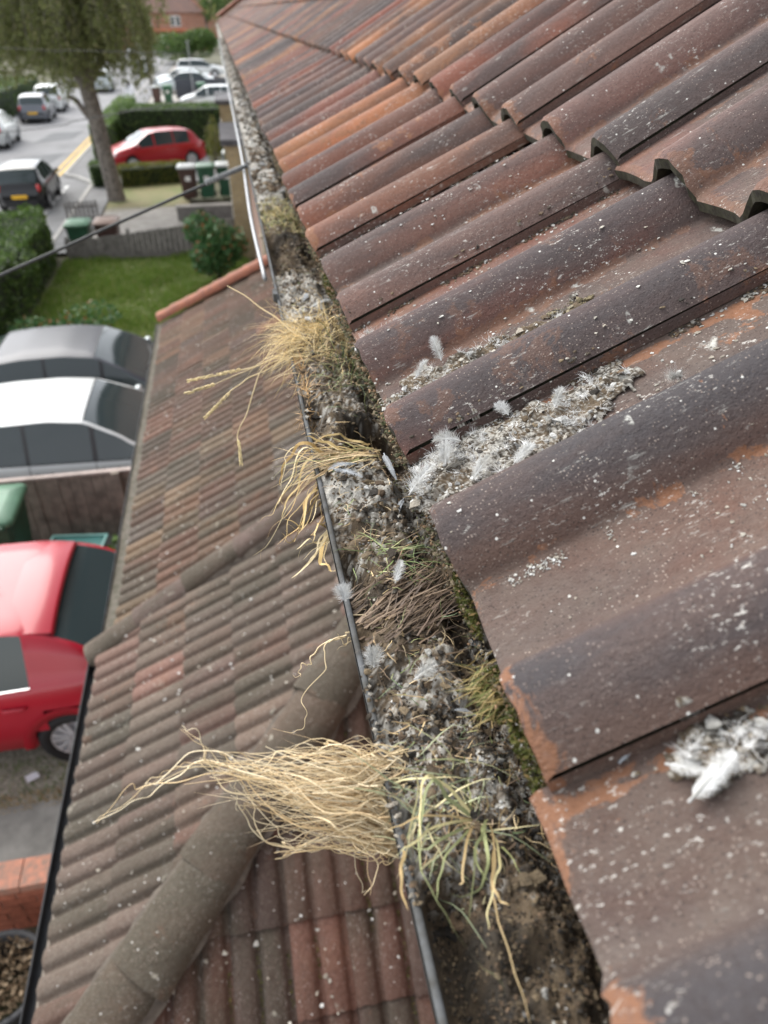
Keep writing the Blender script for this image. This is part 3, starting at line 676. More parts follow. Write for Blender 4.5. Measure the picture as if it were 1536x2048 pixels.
# ================================================================ cars
def smooth_interp(xs, pts, sig=.04):
    px = [p[0] for p in pts]; pz = [p[1] for p in pts]; n = 7; ks = np.linspace(-2, 2, n); w = np.exp(-ks*ks/2); w /= w.sum()
    return sum(wi*np.interp(xs+k*sig, px, pz) for wi, k in zip(w, ks))
SPECS = {
 'hatch': dict(L=4.05, W=1.72, top=[(-2.02, .45), (-1.98, .72), (-1.90, .93), (-1.80, 1.00), (-1.48, 1.36), (-1.30, 1.425), (-.7, 1.465), (.1, 1.455), (.42, 1.40), (1.12, 1.00), (1.25, .97), (1.7, .86), (1.93, .70), (2.02, .45)],
     belt=[(-2.02, .40), (-1.95, .85), (-1.6, .965), (.2, .92), (1.1, .88), (1.6, .80), (1.93, .62), (2.02, .40)], side=[(-1.28, -.62), (-.58, .20), (.27, 1.06)], ws=(.40, 1.12), rw=(-1.83, -1.42), wb=(-1.27, 1.27), wr=.315),
 'hatch_long': dict(L=4.05, W=1.72, top=[(-2.02, .45), (-1.99, .78), (-1.94, .98), (-1.86, 1.05), (-1.20, 1.385), (-1.0, 1.435), (-.5, 1.465), (.1, 1.455), (.42, 1.40), (1.12, 1.00), (1.25, .97), (1.7, .86), (1.93, .70), (2.02, .45)],
     belt=[(-2.02, .40), (-1.97, .88), (-1.6, .985), (.2, .92), (1.1, .88), (1.6, .80), (1.93, .62), (2.02, .40)], side=[(-1.05, -.60), (-.55, .20), (.27, 1.06)], ws=(.40, 1.12), rw=(-1.87, -1.16), wb=(-1.27, 1.27), wr=.315),
 'sedan': dict(L=4.55, W=1.80, top=[(-2.27, .45), (-2.24, .80), (-2.10, 1.00), (-1.65, 1.04), (-.98, 1.38), (-.6, 1.425), (0, 1.435), (.42, 1.385), (1.16, 1.00), (1.3, .965), (1.85, .86), (2.15, .70), (2.27, .45)],
     belt=[(-2.27, .40), (-2.2, .86), (-1.6, .97), (.2, .91), (1.1, .88), (1.8, .79), (2.15, .62), (2.27, .40)], side=[(-1.45, -1.02), (-.97, -.30), (-.25, .48), (.54, 1.10)], ws=(.42, 1.16), rw=(-1.63, -1.0), wb=(-1.37, 1.38), wr=.32),
 'estate': dict(L=4.5, W=1.76, top=[(-2.25, .45), (-2.22, .8), (-2.12, 1.02), (-1.9, 1.36), (-1.7, 1.45), (-.6, 1.50), (.1, 1.48), (.45, 1.42), (1.15, 1.02), (1.3, .98), (1.85, .88), (2.15, .70), (2.25, .45)],
     belt=[(-2.25, .4), (-2.15, .9), (-1.6, .97), (.2, .92), (1.1, .88), (1.8, .80), (2.15, .62), (2.25, .4)], side=[(-1.85, -1.05), (-1.0, -.30), (-.26, .45), (.52, 1.08)], ws=(.43, 1.15), rw=(-2.10, -1.86), wb=(-1.36, 1.36), wr=.32)}
def car(name, label, loc, rz, spec, pmat, group=None, rim='alloy', plate=None, mirror=None, handle=None, antenna=False, small=1.0, spokes=10, spoiler=False, seams=False):
    S = SPECS[spec]; L, W = S['L'], S['W']; root = empty(name, loc, rz, label, 'car', group)
    brk = [S['ws'][0], S['ws'][1], S['rw'][0], S['rw'][1]] + [v for r in S['side'] for v in r]
    xs = np.unique(np.round(np.concatenate([np.linspace(-L/2, L/2, 62), brk]), 4))
    top = smooth_interp(xs, S['top']); belt = np.minimum(smooth_interp(xs, S['belt']), top-.01)
    e = (np.abs(xs)/(L/2)); plan = (W/2)*(1-.30*np.clip((e-.62)/.38, 0, 1)**2.2); plan *= np.where(xs > 0, 1-.03*np.clip((e-.62)/.38, 0, 1), 1)
    zb = .19 + .10*np.clip((e-.86)/.14, 0, 1)
    cab = np.clip((top-belt-.10)/.18, 0, 1); rail = belt + (top-belt)*(.55+.37*cab); wr = plan-.035-.42*(rail-belt)*cab - .05*(1-cab)
    R = []
    zmid = zb+.30
    rows = [(plan-.10, zb), (plan-.03, zb+.09), (plan, zmid), (plan+.004, (zmid+belt)/2), (plan-.006, belt-.035), (plan-.035, belt)]
    for t in (.33, .66, 1.0): rows.append(((plan-.035)*(1-t)+wr*t, belt*(1-t)+rail*t))
    rows.append((wr-.055, rail+(top-rail)*.45)); rows.append((wr*.66, rail+(top-rail)*.80)); rows.append((wr*.33, rail+(top-rail)*.95)); rows.append((wr*0, top))
    nr = len(rows); nx = len(xs); cats = {}
    def P(i, j, s): return (float(xs[i]), s*float(rows[j][0][i]), float(rows[j][1][i]))
    for i in range(nx-1):
        xm = (xs[i]+xs[i+1])/2
        for j in range(nr-1):
            cat = 'body'
            if j >= 9 and S['ws'][0] < xm < S['ws'][1]: cat = 'windscreen'
            elif j >= 9 and S['rw'][0] < xm < S['rw'][1]: cat = 'rear_window'
            elif 5 <= j < 8 and (rail[i]-belt[i]) > .045 and (rail[i+1]-belt[i+1]) > .02:
                for w, (a, b) in enumerate(S['side']):
                    if a < xm < b: cat = ('side_window', w)
            if cat == 'body' and 5 <= j < 8 and S['side'][0][0]-.02 < xm < S['side'][-1][1]: cat = ('pillar', sum(xm > a for a, b in S['side']))
            zc = (rows[j][1][i]+rows[j+1][1][i])/2
            if cat == 'body' and j < 5 and any((xm-wx)**2+(zc-.31)**2 < (S['wr']+.02)**2 for wx in S['wb']): continue
            for s in (1, -1):
                k = cat if not isinstance(cat, tuple) else (*cat, s)
                q = [P(i, j, s), P(i, j+1, s), P(i+1, j+1, s), P(i+1, j, s)]
                if s < 0: q = q[::-1]
                cats.setdefault(k, []).append(q)
    for k, Q in cats.items():
        mb = MB(); mb.smooth = True; vid = {}; V = []; F = []
        for q in Q:
            f = []
            for p in q:
                key = (round(p[0], 4), round(p[1], 4), round(p[2], 4))
                if key not in vid: vid[key] = len(V); V.append(key)
                f.append(vid[key])
            f = list(dict.fromkeys(f))
            if len(f) >= 3: F.append(f)
        mb.add(V, F)
        if k == 'body':
            for i in (0, nx-1):
                ring = [P(i, j, 1) for j in range(nr)] + [P(i, j, -1) for j in range(nr-2, -1, -1)]
                mb.smooth = False; mb.add(ring, [tuple(range(len(ring)))[::(1 if i == 0 else -1)]])
            mb.build('body', pmat, root)
        elif k[0] == 'pillar': mb.build('window_pillar', M['trim'] if 'hatch' not in spec else pmat, root)
        else: mb.build(k if isinstance(k, str) else k[0], M['glass'], root)
    MB().box((0, 0, .42), (L*.86, W*.72, .5)).build('underbody', M['trim'], root)
    for wx in S['wb']:
        for s in (1, -1):
            wr_ = S['wr']; wy = s*(W/2-.10)
            wh = empty('wheel', (wx, wy, wr_), 0, parent=root)
            mb = MB(); mb.smooth = True; mb.lathe([(wr_*.66, -.1), (wr_*.95, -.1), (wr_, -.07), (wr_, .07), (wr_*.95, .095), (wr_*.80, .10), (wr_*.66, .085), (wr_*.66, -.1)], 28, 'Y'); mb.build('tyre', M['tyre'], wh)
            mb = MB(); ri = wr_*.67
            mb.lathe([(ri, s*.085), (ri*.93, s*.078), (ri*.90, s*.03), (ri*.2, s*.02)], 24, 'Y')
            mb.lathe([(ri*.22, s*.075), (ri*.14, s*.085), (.001, s*.088)], 12, 'Y')
            for q in range(spokes):
                an = 2*math.pi*(q+(.22 if q % 2 else 0))/spokes; mb.box((0, 0, 0), (ri*.82, .02, ri*.13), M=Matrix.Translation((0, s*.070, 0)) @ Matrix.Rotation(an, 4, 'Y') @ Matrix.Translation((ri*.53, 0, 0)))
            mb.build('rim', M[rim], wh)
            MB().lathe([(ri*.9, s*.022), (.001, s*.018)], 20, 'Y').build('brake_disc', M['trim'], wh)
            mb = MB(); mb.smooth = True   # arch lip
            pl = float(np.interp(wx, xs, plan))
            ring = []
            for rr_, yo in ((wr_+.020, -.10), (wr_+.020, .008), (wr_+.105, .010)):
                ring.append([(wx+rr_*math.cos(a), s*(pl+yo), .31+rr_*math.sin(a)) for a in [R_(-3+186*q/24) for q in range(25)]])
            mb.grid(ring if s > 0 else ring[::-1]); mb.build('wheel_arch', pmat if spec != 'estate' else M['trim'], root)
    fx = L/2; 
    for s in (1, -1):
        mb = MB(); mb.smooth = True; mb.lathe([(.001, .06), (.09, .05), (.14, .02), (.15, 0), (.12, -.03)], 12, M=Matrix.Translation((fx-.20, s*(W/2-.33), .66)) @ Matrix.Rotation(R_(62), 4, 'Y') @ Matrix.Rotation(s*R_(28), 4, 'X') @ Matrix.Diagonal((.75, 1.15, 1, 1)))
        mb.build('headlight', M['clear_lens'], root)
        mb = MB(); mb.smooth = True; mb.lathe([(.001, .05), (.08, .045), (.13, .02), (.14, 0), (.12, -.03)], 12, M=Matrix.Translation((-fx+.14, s*(W/2-.22), .80)) @ Matrix.Rotation(R_(-78), 4, 'Y') @ Matrix.Rotation(s*R_(32), 4, 'X') @ Matrix.Diagonal((1.0, .95, 1, 1)))
        mb.build('tail_light', M['red_lens'], root)
        bx = S['side'][-1][1]-.10; bz = float(np.interp(bx, xs, belt)); by = float(np.interp(bx, xs, plan))
        mb = MB(); mb.smooth = True
        mb.lathe([(.001, -.055), (.06, -.045), (.085, -.01), (.08, .035), (.05, .06), (.001, .065)], 12, M=Matrix.Translation((bx, s*(by+.075), bz+.055)) @ Matrix.Rotation(R_(90), 4, 'Y') @ Matrix.Diagonal((.75, 1.15, 1, 1)))
        mb.smooth = False; mb.box((bx+.01, s*(by-.005), bz+.01), (.06, .1, .03)); mb.build('mirror', M[mirror] if mirror else pmat, root)
        for a, b in S['side'][-2:]:
            hx = a+(.14 if spec != 'hatch_long' else -.34); hy = float(np.interp(hx, xs, plan))
            mb = MB(); mb.smooth = True; mb.tube([(hx-.10, s*(hy-.004), .80), (hx-.07, s*(hy+.026), .802), (hx+.07, s*(hy+.026), .802), (hx+.10, s*(hy-.004), .80)], .016, 8); mb.build('door_handle', M[handle] if handle else pmat, root)
    for x_, mt in ((fx-.02, 'clear_lens'), (-fx+.0, plate)):
        if mt: MB().box((x_-(.03 if x_ < 0 else -.005), 0, .56 if x_ < 0 else .42), (.02, .52, .12)).build('number_plate', M[mt], root)
    if seams:
        xd = [b + .03 for a, b in S['side'][:-1]] + [S['side'][-1][1]-.05]
        for x_ in xd[-3:]:
            for s in (1, -1):
                mb = MB(); mb.tube([(x_, s*(float(np.interp(x_, xs, rows[j][0]))+.0015), float(np.interp(x_, xs, rows[j][1]))) for j in range(1, 6)], .0045, 4); mb.build('door_seam', M['trim'], root)
        for x_, wr2 in ((S['ws'][0], 'roof_seam'), (S['rw'][1], 'roof_seam')):
            L_ = [(x_, float(np.interp(x_, xs, rows[j][0])), float(np.interp(x_, xs, rows[j][1]))+.002) for j in range(9, nr)]
            mb = MB(); mb.tube(L_ + [(p[0], -p[1], p[2]) for p in L_[-2::-1]], .007, 5); mb.build(wr2, M['trim'], root)
        for s in (1, -1):
            L_ = [(float(x_), s*(float(np.interp(x_, xs, rows[5][0]))+.004), float(np.interp(x_, xs, rows[5][1]))+.004) for x_ in np.linspace(S['side'][0][0], S['side'][-1][1]-.05, 12)]
            mb = MB(); mb.tube(L_, .008, 5); mb.build('window_trim', M['chrome' if spec == 'hatch_long' else 'trim'], root)
            mb = MB(); mb.tube([(S['ws'][1]-.02, s*.12, float(np.interp(S['ws'][1]-.02, xs, top))+.012), (S['ws'][1]-.10, s*.5, float(np.interp(S['ws'][1]-.10, xs, top))-.01)], .008, 5); mb.build('wiper', M['trim'], root)
    if antenna:
        zt = float(np.interp(-.60, xs, top)); mb = MB(); mb.smooth = True
        mb.lathe([(.07, 0), (.055, .03), (.02, .045), (.001, .048)], 12, M=Matrix.Translation((-.60, 0, zt-.01)) @ Matrix.Diagonal((1.3, .6, 1, 1))); mb.tube([(-.62, 0, zt+.03), (-.78, 0, zt+.14)], [.005, .003], 5)
        mb.build('antenna', M['trim'], root)
    if spoiler:
        zc = lambda x: float(np.interp(x, xs, top)); m = MB(); m.smooth = True; w_ = W/2-.23; ye = np.linspace(-1, 1, 13); cam_ = lambda y: .055*abs(y)**2.4
        m.grid([[(-.92, y*w_*.98, zc(-.92)+.004-cam_(y)) for y in ye], [(-1.10, y*w_, zc(-.98)+.010-cam_(y)) for y in ye], [(-1.27, y*w_, zc(-1.02)-.010-cam_(y)) for y in ye], [(-1.30, y*w_, zc(-1.02)-.030-cam_(y)) for y in ye], [(-1.20, y*w_, zc(-1.2)-.03-cam_(y)) for y in ye]])
        m.build('roof_spoiler', pmat, root)
    if small != 1.0: root.scale = (small, small, small)
    return root
PI = math.pi
car('parked_car', 'red hatchback parked tail towards the house beside the brown fence', (-3.10, 5.12, .01), PI, 'hatch_long', M['paint_red'], small=.96, seams=True, antenna=True, spoiler=True, spokes=14)
car('parked_car', 'white saloon car parked right behind the brown fence', (-2.55, 8.80, .01), 0, 'sedan', M['paint_white'], small=.96, seams=True, mirror='trim', handle='trim')
car('parked_car', 'dark graphite saloon parked between the white car and the lawn', (-2.68, 10.80, .01), 0, 'sedan', M['paint_dark'], small=.96, seams=True, mirror='paint_silver')
car('parked_car', 'bright red hatchback seen from the side behind the low yellow hedge', (-2.98, 33.45, .06), PI-R_(-22), 'hatch', M['paint_red2'], small=.94, spokes=6)
car('parked_car', 'black hatchback with yellow plate parked in the dashed bay', (-6.72, 27.7, .01), R_(92), 'hatch', M['paint_black'], plate='plate_y', small=.88)
car('parked_car', 'grey hatchback with yellow plate parked by the clipped hedge across the road', (-10.75, 51.0, .01), R_(93), 'hatch', M['paint_grey'], plate='plate_y', small=.95)
car('parked_car', 'white hatchback parked just ahead of the grey one', (-10.9, 56.4, .01), R_(95), 'hatch', M['paint_white'])
car('parked_car', 'white car nose cut by the picture edge on the near road', (-10.9, 41.2, .01), R_(92), 'hatch', M['paint_white'], plate='plate_y')
car('parked_car', 'blue car beyond the clipped hedge across the road', (-17.2, 68, .01), R_(20), 'estate', M['paint_blue'])
car('parked_car', 'white car half hidden behind the dark hedge by the yellow brick porch', (-.75, 52.9, .05), PI, 'hatch', M['paint_white'])
car('parked_car', 'pale silver saloon parked behind the navy gate', (-2.7, 66.5, .05), PI, 'sedan', M['paint_silver'])
car('parked_car', 'second pale saloon just behind the silver one at the navy gate', (-3.1, 70.2, .05), PI, 'sedan', M['paint_silver'])
car('parked_car', 'white estate car parked below the big round bush', (-1.9, 82, .05), 0, 'estate', M['paint_white'])
car('parked_car', 'white hatchback seen from behind beside the brown utility pole', (-7.3, 88, .01), R_(92), 'hatch', M['paint_white'])
car('parked_car', 'distant white car at the bend before the brick house', (-10.5, 122, .01), R_(150), 'hatch', M['paint_white'])
car('parked_car', 'white car behind the drooping tree branches down the road', (-9.4, 70, .01), R_(94), 'estate', M['paint_silver'])

# ================================================================ bins
def wheelie(label, loc, rz, body, lid, s=1.0, group=None, mark=None):
    root = empty('wheelie_bin', loc, rz, label, 'bin', group)
    mb = MB(); V = []
    for z, a, b in ((.06, .21, .24), (.5, .245, .29), (.93, .28, .345), (.97, .30, .365), (1.0, .30, .365)): V.append([(x*a, y*b, z) for x, y in ((-1, -.85), (-.85, -1), (.85, -1), (1, -.85), (1, .85), (.85, 1), (-.85, 1), (-1, .85), (-1, -.85))])
    mb.grid([r[::-1] for r in V]); mb.add(V[0][:-1], [tuple(range(7, -1, -1))]); mb.build('body', M[body], root)
    mb = MB(); mb.smooth = True
    def ring(a, b, z): return [(x*a, y*b-.02, z) for x, y in ((-1, -.85), (-.85, -1), (.85, -1), (1, -.85), (1, .85), (.85, 1), (-.85, 1), (-1, .85), (-1, -.85))]
    Q = [ring(.315, .40, .99), ring(.318, .405, 1.02), ring(.29, .37, 1.05), ring(.18, .22, 1.075)]
    mb.grid([r[::-1] for r in Q]); mb.add(Q[-1][:-1], [tuple(range(8))]); mb.build('lid', M[lid], root)
    mb = MB(); mb.tube([(-.24, .40, 1.0), (-.24, .45, 1.03), (.24, .45, 1.03), (.24, .40, 1.0)], .016, 6); mb.build('handle', M[body], root)
    for sx in (-1, 1):
        mb = MB(); mb.lathe([(.02, -.025), (.1, -.025), (.1, .025), (.02, .025)], 14, M=Matrix.Translation((sx*.25, .27, .1)) @ Matrix.Rotation(R_(90), 4, 'Y')); mb.build('wheel', M['tyre'], root)
    if mark:
        m_ = MB(); m_.box((0, -.318, .70), (.17, .008, .19)); o = m_.build('number_sticker', M['white_line'], root); o.rotation_euler = (R_(0), 0, 0)
    root.scale = (s, s, s); return root
wheelie('green wheelie bin with pale lid against the brown fence', (-2.98, 6.92, .01), R_(180), 'bin_green', 'bin_lid')
wheelie('brown wheelie bin with pale lid and white number beside the verge', (-1.52, 26.95, .05), 0, 'bin_brown', 'bin_lid_pale', mark=1)
wheelie('green wheelie bin between the brown bin and another green bin', (-.92, 26.95, .05), 0, 'bin_green', 'bin_lid', mark=1)
wheelie('green wheelie bin with pale lid, nearest the yellow brick porch', (-.28, 27.1, .05), 0, 'bin_green', 'bin_lid_pale', mark=1)
wheelie('tall green bin standing behind the row by the yellow brick porch', (-.02, 29.6, .05), 0, 'bin_green', 'bin_lid_pale')
wheelie('green wheelie bin whose pale lid shows over the grey fence', (-4.15, 20.9, -.25), 0, 'bin_green', 'bin_lid')
wheelie('brown wheelie bin whose lid shows over the grey fence', (-3.45, 21.0, -.25), 0, 'bin_brown', 'bin_lid_brown')
wheelie('distant brown bin at the end of the navy gate', (-4.45, 58.3, .05), 0, 'bin_brown', 'bin_lid_pale')
wheelie('distant green bin with white mark beside the brown one', (-3.7, 58.4, .05), 0, 'bin_green', 'bin_lid', mark=1, s=1.05)
wheelie('distant green bin in front of the navy gate', (-1.5, 60.6, .05), 0, 'bin_green', 'bin_lid')
rb = empty('recycling_box', (-2.28, 6.98, .01), R_(-8), 'teal recycling box with pale rim behind the red car', 'box')
mb = MB(); mb.box((0, 0, .17), (.50, .36, .34), taper=1.12); mb.build('tub', M['teal'], rb)
mb = MB()
for x, y, a, b in ((0, -.22, .62, .03), (0, .22, .62, .03), (-.30, 0, .03, .41), (.30, 0, .03, .41)): mb.box((x, y, .345), (a, b, .03))
mb.build('rim', M['teal_rim'], rb)

# ================================================================ fences, walls, gates
fn = empty('plank_fence', (-1.0, 7.66, 0), 0, 'low brown plank fence with pale capping between the white and red cars', 'fence')
rr = random.Random(5)
for k in range(42):
    x = -.02-k*.125; MB().box((x, rr.uniform(-.006, .006), .45), (.121, .018, .90+rr.uniform(-.008, .008)), rr.uniform(-.03, .03)).build('plank', M['wood_brown'], fn)
MB().box((-2.6, -.012, .912), (5.3, .06, .025)).build('capping_rail', M['wood_pale'], fn)
for x in (-.12, -.80, -2.6, -4.4): MB().box((x, -.055, .46), (.09, .09, .92)).build('post', M['wood_brown'], fn)
fg = empty('plank_fence', (-4.35, 20.05, 0), R_(3), 'silver-grey plank fence along the far side of the lawn', 'fence')
for k in range(34):
    x = k*.135; h = .50+.36*k/33 + rr.uniform(-.012, .012); MB().box((x, rr.uniform(-.008, .008), h/2), (.129, .02, h), rr.uniform(-.04, .04)).build('plank', M['wood_grey'], fg)
for x in (0, 1.5, 3.0, 4.45): MB().box((x, .05, .3+.04*x), (.08, .08, .6+.08*x)).build('post', M['wood_grey'], fg)
pg = empty('picket_gate', (-5.0, 24.1, .02), R_(4), 'small grey picket gate at the end of the leafy hedge', 'gate')
for k in range(8): MB().box((k*.12, 0, .32), (.075, .02, .62+.03*(k % 2))).build('picket', M['wood_grey'], pg)
for z in (.16, .48): MB().box((.42, .02, z), (.95, .03, .06)).build('rail', M['wood_grey'], pg)
pl = empty('raised_bed', (-.92, 23.85, .05), 0, 'low grey plank-sided bed with pale top edge behind the fence', 'planter')
for k in range(3): MB().box((0, -.05, .07+k*.125), (1.8, .04, .118)).build('board', M['wood_grey'], pl)
MB().box((0, .07, .40), (1.86, .28, .035)).build('top_slab', M['concrete'], pl)
MB().box((.93, .5, .20), (.06, 1.1, .38)).build('end_board', M['wood_grey'], pl)
bush('weed', (-1.1, 23.62, .05), .13, .45, 130, M['leaf_hedge'], 'dark weed growing against the grey plank bed', 'plant', 31, .07)
# red brick wall, brick by brick
bw = empty('brick_wall', (-3.4, 3.0, 0), 0, 'low red brick garden wall beside the concrete path', 'wall')
bmesh_ = [MB().box((0, 0, 0), (.215, .102, .065)).mesh('brick', M['red_brick']) for _ in range(1)][0]
MB().box((1.2, 0, .26), (2.45, .084, .50)).build('mortar_bed', M['mortar'], bw)
for c in range(7):
    for k in range(11):
        o = link('brick', bmesh_, bw, (k*.225+(.1125 if c % 2 else 0), rr.uniform(-.003, .003), .04+c*.0755), (0, 0, R_(rr.uniform(-.6, .6))))
cmesh = MB().box((0, 0, 0), (.214, .20, .065)).mesh('coping_brick', M['red_brick_top'])
for k in range(12): link('coping_brick', cmesh, bw, (-.02+k*.222, rr.uniform(-.003, .003), .572+rr.uniform(-.003, .003)), (0, 0, R_(rr.uniform(-1.0, 1.0))))
tub = empty('planter_tub', (-2.06, 2.44, 0), 0, 'round black tub of dead brown plants below the brick wall', 'planter')
mb = MB(); mb.smooth = True; mb.lathe([(.22, 0), (.27, .38), (.30, .40), (.295, .42), (.255, .41), (.24, .33)], 26); mb.build('tub', M['black_plastic'], tub)
mb = MB(); rs = np.random.RandomState(4); a = rs.rand(900)*6.28; q = .25*np.sqrt(rs.rand(900)); leaves(mb, np.stack([q*np.cos(a), q*np.sin(a), .33+.12*rs.rand(900)], 1), .035, rs)
mb.build('dead_leaves', leaf_mat('dead_leaves', (.12, .085, .05), (.26, .19, .12), (.4, .33, .24), .8, .1), tub)
# navy gate far away
gt = empty('boarded_gate', (-1.5, 61.9, .04), 0, 'navy boarded gate across the distant drive', 'gate')
for k in range(8): MB().box((0, 0, .08+k*.152), (3.5, .04, .145)).build('board', M['gate'], gt)
for x in (-1.78, 1.78): MB().box((x, 0, .65), (.1, .1, 1.35)).build('post', M['gate'], gt)

# ================================================================ porches in yellow brick along the terrace
def porch(y0, y1, x0, zt, label):
    r = empty('brick_porch', ((x0+.3)/2, (y0+y1)/2, 0), 0, label, 'porch'); d = y1-y0; w = .3-x0+.1
    mb = MB(); mb.box((.02, -d/2, (zt-.1)/2), (w, .1, zt-.1)); mb.build('front_wall', M['yellowbrick_x'], r)
    mb = MB(); mb.box((-w/2+.07, .05, (zt-.1)/2), (.1, d, zt-.1)); mb.build('side_wall', M['yellowbrick_y'], r)
    MB().box((.0, .02, zt-.03), (w+.22, d+.3, .13)).build('flat_roof', M['felt'], r)
    MB().box((-w/2+.015, .2, 1.0), (.03, .85, 2.0)).build('door', M['white_frame'], r)
porch(19.5, 22.6, -.12, 2.75, 'nearer yellow brick porch with flat felt roof under the gutter')
porch(28.8, 31.8, -.22, 2.75, 'farther yellow brick porch with flat felt roof, beyond the red hatchback')
dp = empty('drainpipe', (-.02, 8.6, 0), 0, 'cream drainpipe down the house front beyond the porch roof', 'drainpipe')
mb = MB(); mb.smooth = True; mb.tube([(.2, 0, 0), (.2, 0, 4.3), (.06, 0, 4.7), (.03, 0, 4.86)], .034, 10); mb.build('pipe', M['render'], dp)
MB().box((.2, 0, 3.2), (.1, .09, .03)).build('clip', M['render'], dp)

# ================================================================ hedges, shrubs, trees
hedge('leafy_hedge', [(-7.2, 12.6), (-4.75, 13.4), (-4.6, 18.4), (-4.8, 20.4), (-7.2, 20.6)], 0, 1.2, 16000, M['leaf_hedge'], 'broad untrimmed hedge on the street side of the lawn', seed=1, lump=.28, size=.085)
bush('shrub', (-5.3, 20.6, 0), .5, 1.5, 1500, M['leaf_light'], 'bright green shrub poking above the hedge near the black car', seed=41, size=.09)
bush('shrub', (-.62, 17.6, 0), .85, 1.55, 4200, M['leaf_shrub'], 'glossy green shrub in the lawn corner by the grey fence', seed=2, size=.10)
bush('shrub', (-3.5, 14.0, 0), 1.0, .75, 3500, M['leaf_shrub'], 'low bushy weeds at the lawn edge behind the dark saloon', seed=3, size=.08)
hedge('low_hedge', [(-4.05, 29.25), (-1.75, 29.9), (-1.75, 30.4), (-4.05, 29.9)], .06, .72, 4200, M['leaf_yellow'], 'low yellow-green hedge in front of the red hatchback', seed=4, size=.06, lump=.06)
hedge('low_hedge', [(-5.0, 29.3), (-4.35, 29.3), (-4.35, 30.2), (-5.0, 30.2)], .06, .85, 1800, M['leaf_hedge'], 'square clipped hedge end just left of the street tree trunk', seed=5, size=.06, lump=.06)
hedge('dark_hedge', [(-4.6, 36.2), (.3, 36.2), (.3, 38.2), (-4.6, 38.2)], .05, 1.9, 11000, M['leaf_hedge'], 'tall dark hedge right behind the red hatchback', seed=6, size=.08, lump=.16)
hedge('dark_hedge', [(-5.5, 34.2), (-4.7, 34.2), (-4.7, 46.5), (-5.5, 46.5)], .1, 1.55, 6000, M['leaf_light'], 'lighter hedge running along the pavement behind the street tree', seed=7, size=.08, lump=.14)
bush('topiary', (-.62, 31.6, .05), .34, 2.15, 1600, M['leaf_yellow'], 'narrow pale green topiary shrub near the yellow brick porch', seed=8, size=.06)
hedge('clipped_hedge', [(-15.6, 42.5), (-12.5, 42.5), (-12.5, 62), (-15.6, 62)], .05, 1.55, 9000, M['leaf_hedge'], 'long clipped hedge across the road beside the grey car', seed=9, size=.11, lump=.10)
bush('round_bush', (-3.3, 104, 0), 4.2, 3.7, 7000, M['leaf_hedge'], 'big round dark green bush in front of the brick house', seed=10, size=.30, hollow=.6)
bush('shrub', (-12.5, 80, 0), 3.2, 5.0, 4000, M['leaf_hedge'], 'dark evergreen mass across the road behind the white car', seed=11, size=.24, hollow=.6)
bush('lime_weed', (-1.72, 6.95, .01), .22, .42, 420, M['leaf_light'], 'lime green weed between the brown fence and the red car', 'plant', 12, .07)
bush('weed', (-2.20, 3.18, .03), .10, .18, 120, M['leaf_light'], 'small green weed in the path joint by the brick wall', 'plant', 13, .05, stems=2)
# street tree with drooping crown
def street_tree():
    rs = np.random.RandomState(21); root = empty('street_tree', (-3.95, 27.15, .05), 0, 'tall grey-barked street tree with drooping crown on the verge', 'tree')
    mb = MB(); mb.smooth = True
    trunk = [(0, 0, -.1), (.0, 0, .1), (-.03, 0, .6), (-.10, 0, 1.6), (-.16, 0, 2.6), (-.22, 0, 3.4), (-.12, .05, 4.4), (0, .1, 6), (.1, .1, 8)]
    mb.tube(crom(trunk, 4), np.interp(np.linspace(0, 1, 33), [0, .1, .3, .6, .8, 1], [.40, .30, .25, .24, .15, .09]), 12)
    mb.tube(crom([(-.22, 0, 3.2), (-.55, .1, 3.9), (-.9, .2, 5.0), (-1.5, .3, 7)], 5), np.linspace(.17, .06, 16), 9)
    mb.tube(crom([(-.14, 0, 2.2), (-.45, -.05, 2.65), (-.62, -.05, 2.95), (-.85, 0, 3.05)], 5), np.linspace(.11, .06, 16), 8)
    mb.tube(crom([(-.2, 0, 3.3), (.3, .1, 4.0), (.8, .2, 5.2), (1.4, .2, 7)], 5), np.linspace(.13, .05, 16), 8)
    twigs = []
    for k in range(430):
        a = rs.rand()*6.28; q = rs.uniform(.4, 3.9); x, y = q*math.cos(a), q*.85*math.sin(a); z1 = rs.uniform(5.2, 8.6); ln = rs.uniform(1.2, 4.2)
        if rs.rand() < .5: ln = max(ln, z1 - rs.uniform(2.9, 4.2))
        z0 = max(z1-ln, rs.uniform(3.2, 4.5)); ln = z1-z0; p = [(x*.7, y*.7, z1), (x, y, z1-ln*.25), (x*1.08+rs.normal()*.1, y*1.08+rs.normal()*.1, z1-ln*.65), (x*1.08+rs.normal()*.2, y*1.08+rs.normal()*.2, z0)]
        if x > 1.7 and z0 < 4.6: continue
        c = crom(p, 4); twigs.append(c); mb.tube(c, np.linspace(.016, .004, len(c)), 4)
    mb.build('trunk', M['bark'], root)
    C = []
    for c in twigs:
        for i in range(len(c)-1):
            for _ in range(15):
                t = rs.rand(); p = c[i].lerp(c[i+1], t); C.append((p.x+rs.normal()*.09, p.y+rs.normal()*.09, p.z+rs.normal()*.09))
    m2 = MB(); leaves(m2, C, .115, rs, up_bias=1.2, asp=.5); m2.build('crown', M['leaf_tree'], root)
street_tree()
